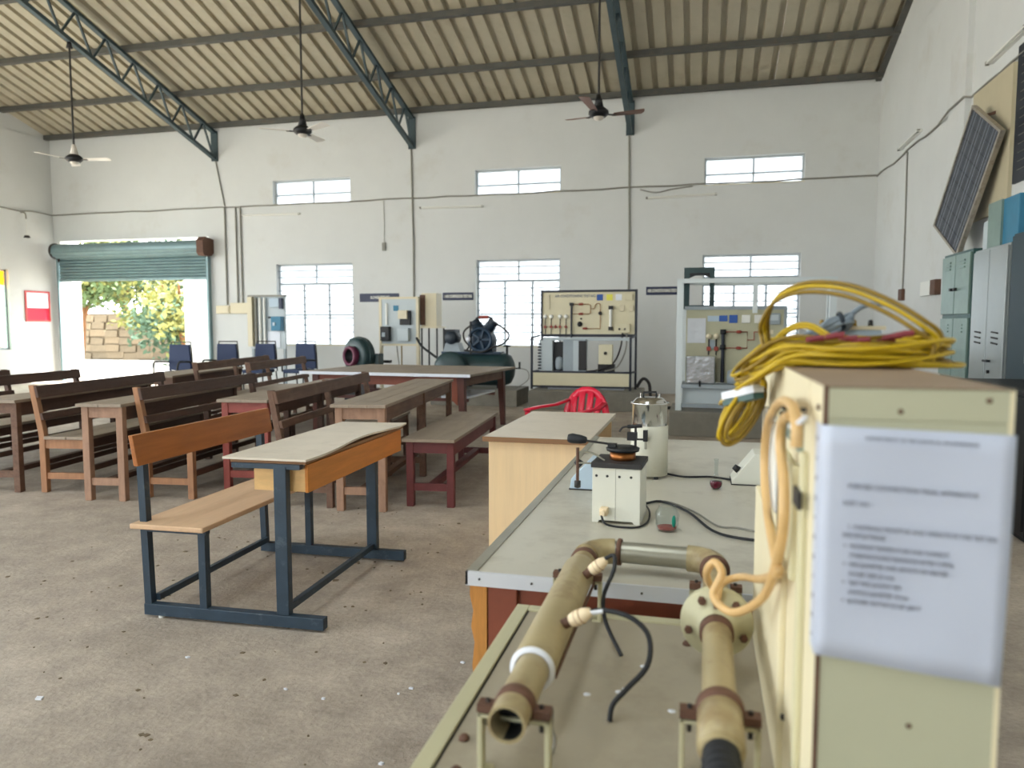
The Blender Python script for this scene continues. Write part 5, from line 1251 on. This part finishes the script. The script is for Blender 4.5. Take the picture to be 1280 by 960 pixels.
for y, tip in ((1.53, (-0.188, 1.525, 0.857)), (1.265, (-0.182, 1.255, 0.850))):
    b = Vector((-0.232, y, PZ+0.018)); e = Vector(tip); d = (e-b).normalized(); L_ = (e-b).length
    pr = P('thermocouple', M().lathe([(0, 0), (0.0095, 0), (0.0095, L_*0.45), (0, L_*0.45)], b, d, 12), 'rust')
    P('tape_wrap', M().lathe([(0, L_*0.4), (0.0115, L_*0.42), (0.0135, L_*0.6), (0.012, L_*0.9), (0.008, L_*1.1), (0, L_*1.15)], b, d, 14), 'tape', 0, pr)
    for q in (0.62, 0.78): P('tape_edge', M().lathe([(0.0125, L_*q), (0.0142, L_*(q+0.015)), (0.0125, L_*(q+0.03))], b, d, 14), 'line_brown', 0, pr)
P('sensor_lead', M().tube([(-0.186, 1.525, 0.862), (-0.166, 1.52, 0.873), (-0.164, 1.50, 0.848), (-0.183, 1.49, 0.795), (-0.175, 1.47, 0.748), (-0.139, 1.43, 0.701)], 0.0042, n=8, sub=6), 'rubber')
P('sensor_lead', M().tube([(-0.18, 1.255, 0.852), (-0.150, 1.255, 0.858), (-0.105, 1.245, 0.853), (-0.075, 1.235, 0.828), (-0.075, 1.215, 0.787), (-0.107, 1.20, 0.75), (-0.129, 1.19, 0.725), (-0.133, 1.18, 0.701)], 0.0046, n=8, sub=6), 'rubber')
P('lead_sleeve', M().cyl((-0.178, 1.255, 0.852), (-0.155, 1.255, 0.857), 0.005, n=8), 'paper')
P('bench_wire', M().tube([(-0.206, 1.06, 0.775), (-0.206, 1.06, 0.745), (-0.202, 1.065, 0.725), (-0.207, 1.07, 0.70)], 0.0025, n=6, sub=4), 'cable_grey')
rn = random.Random(11)
for k in range(5): P('paint_fleck', M().lathe([(0, 0.0006), (0.006, 0.0005), (0.007, 0)], (rn.uniform(-0.22, -0.02), rn.uniform(1.02, 1.5), BZ-0.002), n=9), 'paper')

# ================================================================== instrument box with notice
BX0, BX1, BY0, BY1, BT = 0.127, 0.302, 0.832, 1.60, 1.287
t = thing('instrument_box', 'tall cream instrument box in the foreground carrying a printed sheet', 'control panel', (0.215, 1.2, BZ))
P('case', M().box(BX0+0.002, BX1-0.002, BY0+0.002, BY1, BZ, BT-0.002), 'box_front', 0.002)
P('front_panel', M().box(BX0+0.004, BX1-0.004, BY0, BY0+0.002, BZ, 1.252), 'box_front')
P('front_header', M().box(BX0+0.004, BX1-0.004, BY0-0.001, BY0+0.002, 1.2535, BT-0.001), 'box_front')
P('corner_trim', M().box(BX0-0.0005, BX0+0.004, BY0-0.0012, BY0+0.002, BZ, BT), 'rust')
P('edge_trim', M().box(BX1-0.004, BX1+0.001, BY0-0.001, BY0+0.02, BZ, BT), 'box_side')
P('lid', M().box(BX0, BX1, BY0-0.001, BY1+0.002, BT-0.002, BT), 'box_top')
P('side_panel', M().box(BX0-0.001, BX0+0.002, BY0+0.002, BY0+0.10, BZ, BT-0.001), 'box_side')
P('side_panel', M().box(BX0-0.001, BX0+0.002, BY0+0.104, BY1, BZ, BT-0.001), 'box_side')
P('lower_flange', M().box(BX0-0.010, BX0-0.001, 1.10, BY1, BZ, 1.02), 'box_side', 0.002)
P('meter_module', M().box(BX0-0.012, BX0-0.001, 1.20, 1.46, 1.06, 1.20), 'white_plastic', 0.002)
P('meter_module', M().box(BX0-0.010, BX0-0.001, 1.00, 1.16, 1.02, 1.17), 'panel_beige', 0.002)
P('module_slot', M().box(BX0-0.008, BX0-0.001, 1.165, 1.195, 1.0, 1.22), 'black')
P('name_strip', M().box(BX0-0.004, BX0-0.001, 0.97, 1.18, 1.19, 1.235), 'locker_green')
P('vertical_channel', M().box(BX0-0.009, BX0-0.001, 0.92, 0.945, 0.80, 1.20), 'panel_beige', 0.002)
P('catch', M().box(BX0-0.014, BX0-0.009, 0.91, 0.955, 1.135, 1.155), 'dark_steel')
P('screw', M().lathe([(0, 0), (0.004, 0), (0.003, 0.003), (0, 0.003)], (BX0-0.001, 0.855, 1.262), (-1, 0, 0), 8), 'rust')
P('screw', M().lathe([(0, 0), (0.003, 0), (0.002, 0.02), (0, 0.02)], (BX0-0.001, 1.08, 1.07), (-1, -0.5, 0), 8), 'dark_steel')
for z in (0.90, 0.79): P('screw', M().lathe([(0, 0), (0.005, 0), (0.004, 0.004), (0, 0.004)], (BX0-0.001, 0.93 if z > 0.8 else 1.09, z), (-1, 0, 0), 8), 'dark_steel')
for x, z in ((0.20, 1.262), (0.28, 1.275), (0.22, 0.93)): P('rust_spot', M().lathe([(0, 0), (0.003, 0), (0.002, 0.0012), (0, 0.0012)], (x, BY0-0.001, z), (0, -1, 0), 8), 'rust')
t = thing('printed_sheet', 'printed instruction sheet in a punched plastic sleeve taped to the cream instrument box', 'paper', (0.213, BY0-0.003, 0.985))
SX0, SX1 = 0.124, 0.3045
vs = []; nx = 14; nz = 12
for lay in (0, 1):
    for j in range(nz+1):
        for i in range(nx+1):
            u, v = i/nx, j/nz
            zz = (1.2465-0.005*u) + ((0.999-0.014*u)-(1.2465-0.005*u))*v
            bulge = 0.0022*math.sin(u*PI)*(0.4+0.6*v) + 0.0012*math.sin(u*7+v*3) + (0.004*v*v)*(u > 0.85)*(u-0.85)/0.15
            xx = SX0+(SX1-SX0)*u - 0.004*v*v*(u > 0.9)
            vs.append((xx, BY0-0.0035-bulge-0.0006*lay, zz))
n1 = (nx+1)*(nz+1); fs = []
for j in range(nz):
    for i in range(nx):
        a = j*(nx+1)+i; fs += [(a, a+1, a+nx+2, a+nx+1), (n1+a+1, n1+a, n1+a+nx+1, n1+a+nx+2)]
for j in range(nz):
    for i in (0, nx): a = j*(nx+1)+i; fs.append((a, a+nx+1, n1+a+nx+1, n1+a))
for i in range(nx):
    for j in (0, nz): a = j*(nx+1)+i; fs.append((a, a+1, n1+a+1, n1+a))
sh = P('sheet', M().add(vs, fs, True), 'sleeve')
st = P('punched_strip', M().box(BX0-0.0035, BX0-0.0025, BY0-0.004, BY0+0.026, 1.0, 1.247), 'sleeve')
for k in range(11): P('punch_hole', M().cyl((BX0-0.004, BY0+0.013, 1.015+k*0.0215), (BX0-0.0034, BY0+0.013, 1.015+k*0.0215), 0.0032 if k % 3 else 0.002, n=8), 'ink', 0, st)
def ln(s, x, z, size, sx=1.0):
    text(s, size, 'ink', sh, (x-0.213, -0.0062, z-0.985), (PI/2, R(2.0), 0), align='LEFT', sx=sx)
ln('DEPARTMENT OF MECHANICAL ENGINEERING', 0.166, 1.2345, 0.0052, 0.95)
ln('FORCED CONVECTION TRIAL APPARATUS', 0.151, 1.184, 0.0066, 0.95)
ln('EXPT. NO :', 0.147, 1.166, 0.0062, 0.9)
ln('1. CONTROLS MONITOR AND OPERATE IN THE TEST RIG', 0.152, 1.141, 0.0062, 0.86)
ln('SPECIFICATIONS', 0.147, 1.132, 0.0062, 0.9)
for k, s in enumerate(('MAXIMUM TEMPERATURE AND CURRENT', '(THERMOCOUPLE READINGS AFTER 5 MIN.)', 'PIPE DIAMETER AND LENGTH OF HEATER', '(INNER SIZE 25 mm)', 'TEST PIPE LENGTH 400', 'ORIFICE DIAMETER 14 mm', 'BLOWER MOTOR 0.5 HP, 230 V')):
    ln(s, 0.1545, 1.1205-k*0.0098, 0.0058, 0.86)
    if k in (0, 2, 4, 6): P('bullet', M().cyl((0.1505, BY0-0.0066, 1.1205-k*0.0098), (0.1505, BY0-0.006, 1.1205-k*0.0098), 0.0011, n=8), 'ink', 0, sh)
small = thing('terminal_instrument', 'small cream terminal box with a pale blue side behind the yellow cable coil', 'instrument', (0.25, 1.55, BT))
t = small
P('case', M().box(0.205, 0.32, 1.48, 1.59, BT+0.002, BT+0.055), 'tester_blue', 0.003)
P('top_plate', M().box(0.20, 0.325, 1.475, 1.595, BT+0.055, BT+0.062), 'cream_plastic')
for k in range(4): P('terminal', M().lathe([(0, 0), (0.005, 0), (0.004, 0.010), (0, 0.012)], (0.22+k*0.028, 1.50, BT+0.062), n=8), 'black' if k % 2 else 'olive_cable')

# yellow cable coil
rn = random.Random(21)
t = thing('cable_coil', 'tangled coil of yellow cable lying on the cream instrument box', 'cable', (0.23, 1.28, BT))
def drop(x, z):
    return z - max(0, 0.125-x)*0.75
for k in range(26):
    cx, cy = 0.222+rn.uniform(-0.02, 0.02), 1.29+rn.uniform(-0.03, 0.03)
    ra, rb = rn.uniform(0.115, 0.155), rn.uniform(0.05, 0.115)
    h = 0.006+0.042*(k/26)*rn.uniform(0.6, 1.0); tl = rn.uniform(-0.12, 0.12); an = R(rn.uniform(-16, 6)); ph = rn.uniform(0, 6)
    pts = []
    for q in range(22):
        a = 2*PI*q/22
        x, y = ra*math.cos(a), rb*math.sin(a)
        X, Y = cx+x*math.cos(an)-y*math.sin(an), cy+x*math.sin(an)+y*math.cos(an)
        z = BT+h+tl*0.05*math.sin(a)+0.004*math.sin(3*a+ph)+0.012*max(0, x/ra)*math.sin(ph)
        pts.append((X, Y, max(drop(X, z), BT+0.004 if X > 0.122 else 0)))
    P('cable_loop', M().tube(pts, 0.0032, n=7, closed=True, sub=2), ('yellow_cable', 'olive_cable', 'yellow_cable')[k % 3])
big = [(0.118, 1.30, 1.275), (0.108, 1.35, 1.332), (0.106, 1.32, 1.366), (0.125, 1.30, 1.398), (0.165, 1.28, 1.412), (0.219, 1.25, 1.405), (0.27, 1.22, 1.380), (0.309, 1.20, 1.352), (0.334, 1.20, 1.329), (0.325, 1.20, 1.302)]
for dz in (0, 0.007, -0.009):
    P('raised_loop', M().tube([(x+dz*0.8, y+dz, z+dz*(1 if i > 1 else 0)) for i, (x, y, z) in enumerate(big)], 0.0036, n=7, sub=6), 'olive_cable' if dz else 'yellow_cable')
for dz in (0, 0.005):
    P('raised_loop', M().tube([(0.098, 1.26, 1.255+dz), (0.112, 1.36, 1.29+dz), (0.128, 1.40, 1.318+dz), (0.152, 1.40, 1.341+dz), (0.182, 1.38, 1.347+dz), (0.215, 1.35, 1.326+dz), (0.255, 1.30, 1.302)], 0.0036, n=7, sub=6), 'yellow_cable')
for k in range(11):
    cx, cz = 0.072+rn.uniform(-0.010, 0.016), 1.192+rn.uniform(-0.006, 0.012)
    rx, rz = rn.uniform(0.012, 0.028), rn.uniform(0.038, 0.058); yy = 1.40+rn.uniform(-0.035, 0.035)
    pts = [(cx+rx*math.cos(a)+0.022*math.sin(a), yy+0.018*math.cos(a), cz+rz*math.sin(a)) for a in [2*PI*q/16 for q in range(16)]]
    P('hanging_loop', M().tube(pts, 0.0038, n=7, closed=True, sub=2), 'yellow_cable' if k % 3 else 'olive_cable')
for k in range(9):
    o = rn.uniform(-0.012, 0.012)
    P('sweeping_strand', M().tube([(0.045+o, 1.42+o, 1.215+o), (0.085, 1.36+o, 1.245+o), (0.125+o*0.3, 1.28, 1.297+abs(o)), (0.17, 1.22+o, 1.31+o*0.5), (0.23, 1.19+o, 1.318+o*0.4), (0.29, 1.2+o, 1.315)], 0.0038, n=7, sub=5), 'yellow_cable' if k % 3 else 'olive_cable')
for k in range(7):
    x = rn.uniform(0.08, 0.28); y = rn.uniform(1.18, 1.3); z = drop(x, BT+0.046+rn.uniform(-0.008, 0.004))
    P('maroon_tag', M().tube([(x, y, z), (x+0.012, y-0.006, z+0.003), (x+0.024, y-0.008, z+0.004)], 0.0048, n=7), 'maroon_cable')
P('connector_strip', M().beam((0.048, 1.40, 1.222), (0.098, 1.33, 1.243), 0.022, 0.013), 'paper')
P('connector_base', M().beam((0.050, 1.40, 1.209), (0.098, 1.33, 1.231), 0.022, 0.010), 'locker_dark')
t = thing('grey_cable_bundle', 'tied bundle of grey cable behind the yellow coil', 'cable', (0.25, 1.5, BT))
for k in range(9):
    o = rn.uniform(-0.012, 0.012); p = rn.uniform(-0.012, 0.012)
    P('cable_loop', M().tube([(0.165+o, 1.45, 1.295+p*0.3), (0.19+o, 1.44, 1.325+p), (0.225+p, 1.44, 1.352+o*0.7), (0.262, 1.45+o, 1.362+p*0.8), (0.235+o, 1.47, 1.335+p), (0.20+o, 1.48, 1.305+p*0.4), (0.175+p, 1.47, 1.293)], 0.0045, n=7, sub=4), 'grey_cable')
P('loose_end', M().tube([(0.255, 1.46, 1.362), (0.285, 1.47, 1.385), (0.32, 1.45, 1.388), (0.35, 1.42, 1.372), (0.368, 1.38, 1.335), (0.35, 1.35, 1.30), (0.29, 1.33, 1.293)], 0.005, n=7, sub=5), 'grey_cable')
P('tie', M().lathe([(0.016, -0.004), (0.018, 0), (0.016, 0.004)], (0.245, 1.45, 1.358), (0.9, 0, 0.25), 12), 'motor_dark')
# amber manometer hoses
t = thing('manometer_hose', 'translucent amber rubber hose looped down the side of the instrument box to the flange', 'hose', (0.07, 1.2, 0.86))
P('hose', M().tube([(0.036, 1.42, 0.853), (0.023, 1.35, 0.89), (0.018, 1.30, 0.925), (0.030, 1.28, 0.950), (0.042, 1.27, 0.934), (0.029, 1.26, 0.898), (0.059, 1.22, 0.888), (0.095, 1.12, 0.952), (0.104, 1.02, 1.04), (0.106, 0.98, 1.10), (0.106, 0.99, 1.15), (0.106, 1.04, 1.19), (0.106, 1.02, 1.225), (0.107, 0.94, 1.243)], 0.0068, n=10, sub=6), 'amber_hose')
P('hose', M().tube([(0.039, 1.371, 0.852), (0.046, 1.38, 0.88), (0.078, 1.38, 0.895), (0.100, 1.24, 0.94), (0.106, 1.03, 1.02), (0.106, 1.06, 1.03), (0.106, 1.20, 1.06), (0.106, 1.28, 1.12), (0.106, 1.24, 1.19), (0.106, 1.08, 1.242), (0.106, 0.94, 1.256), (0.106, 0.88, 1.242), (0.106, 0.875, 1.215)], 0.0068, n=10, sub=6), 'amber_hose')
P('hose_tie', M().tube([(0.100, 0.885, 1.236), (0.108, 0.87, 1.243), (0.112, 0.86, 1.25)], 0.003, n=6), 'paper')
P('hose_hook', M().cyl((0.127, 0.96, 1.247), (0.098, 0.955, 1.25), 0.003, n=6), 'dark_steel')

# ================================================================== litter on the floor
m = M(); rn = random.Random(5)
for k in range(170):
    yy = rn.uniform(1.6, 5.2); xx = rn.uniform(-3.6, -1.15)
    s = rn.uniform(0.003, 0.012) if rn.random() < 0.9 else rn.uniform(0.012, 0.024); a = rn.uniform(0, 6)
    p = [(xx+s*math.cos(a+q)*rn.uniform(0.6, 1.2), yy+s*math.sin(a+q)*rn.uniform(0.6, 1.2)) for q in (0, 1.5, 3.1, 4.6)]
    m.add([(u, v, 0.0) for u, v in p] + [(u, v, 0.003) for u, v in p], [(4, 5, 6, 7), (0, 1, 5, 4), (1, 2, 6, 5), (2, 3, 7, 6), (3, 0, 4, 7)])
o = mk('floor_litter', m, 'stone', 0); o['kind'] = 'stuff'; tag(o, 'small grit and chips scattered over the dusty concrete floor', 'litter')
m = M()
for (xx, yy, s) in ((-1.47, 2.38, 0.008), (-1.05, 2.45, 0.006), (-1.02, 2.5, 0.01), (-0.95, 1.95, 0.012), (-0.93, 2.03, 0.01), (-2.3, 2.1, 0.02), (-1.3, 2.35, 0.009), (-0.75, 2.2, 0.01), (-2.0, 2.52, 0.011), (-0.9, 2.75, 0.01)):
    a = xx*50; p = [(xx+s*math.cos(a+q), yy+s*math.sin(a+q)*0.6) for q in (0, 1.3, 3.0, 4.4)]
    m.add([(u, v, 0.0) for u, v in p] + [(u, v, 0.006) for u, v in p], [(4, 5, 6, 7), (0, 1, 5, 4), (1, 2, 6, 5), (2, 3, 7, 6), (3, 0, 4, 7)])
o = mk('paper_scraps', m, 'paper', 0); o['kind'] = 'stuff'; tag(o, 'tiny white paper scraps on the floor around the school desk', 'litter')
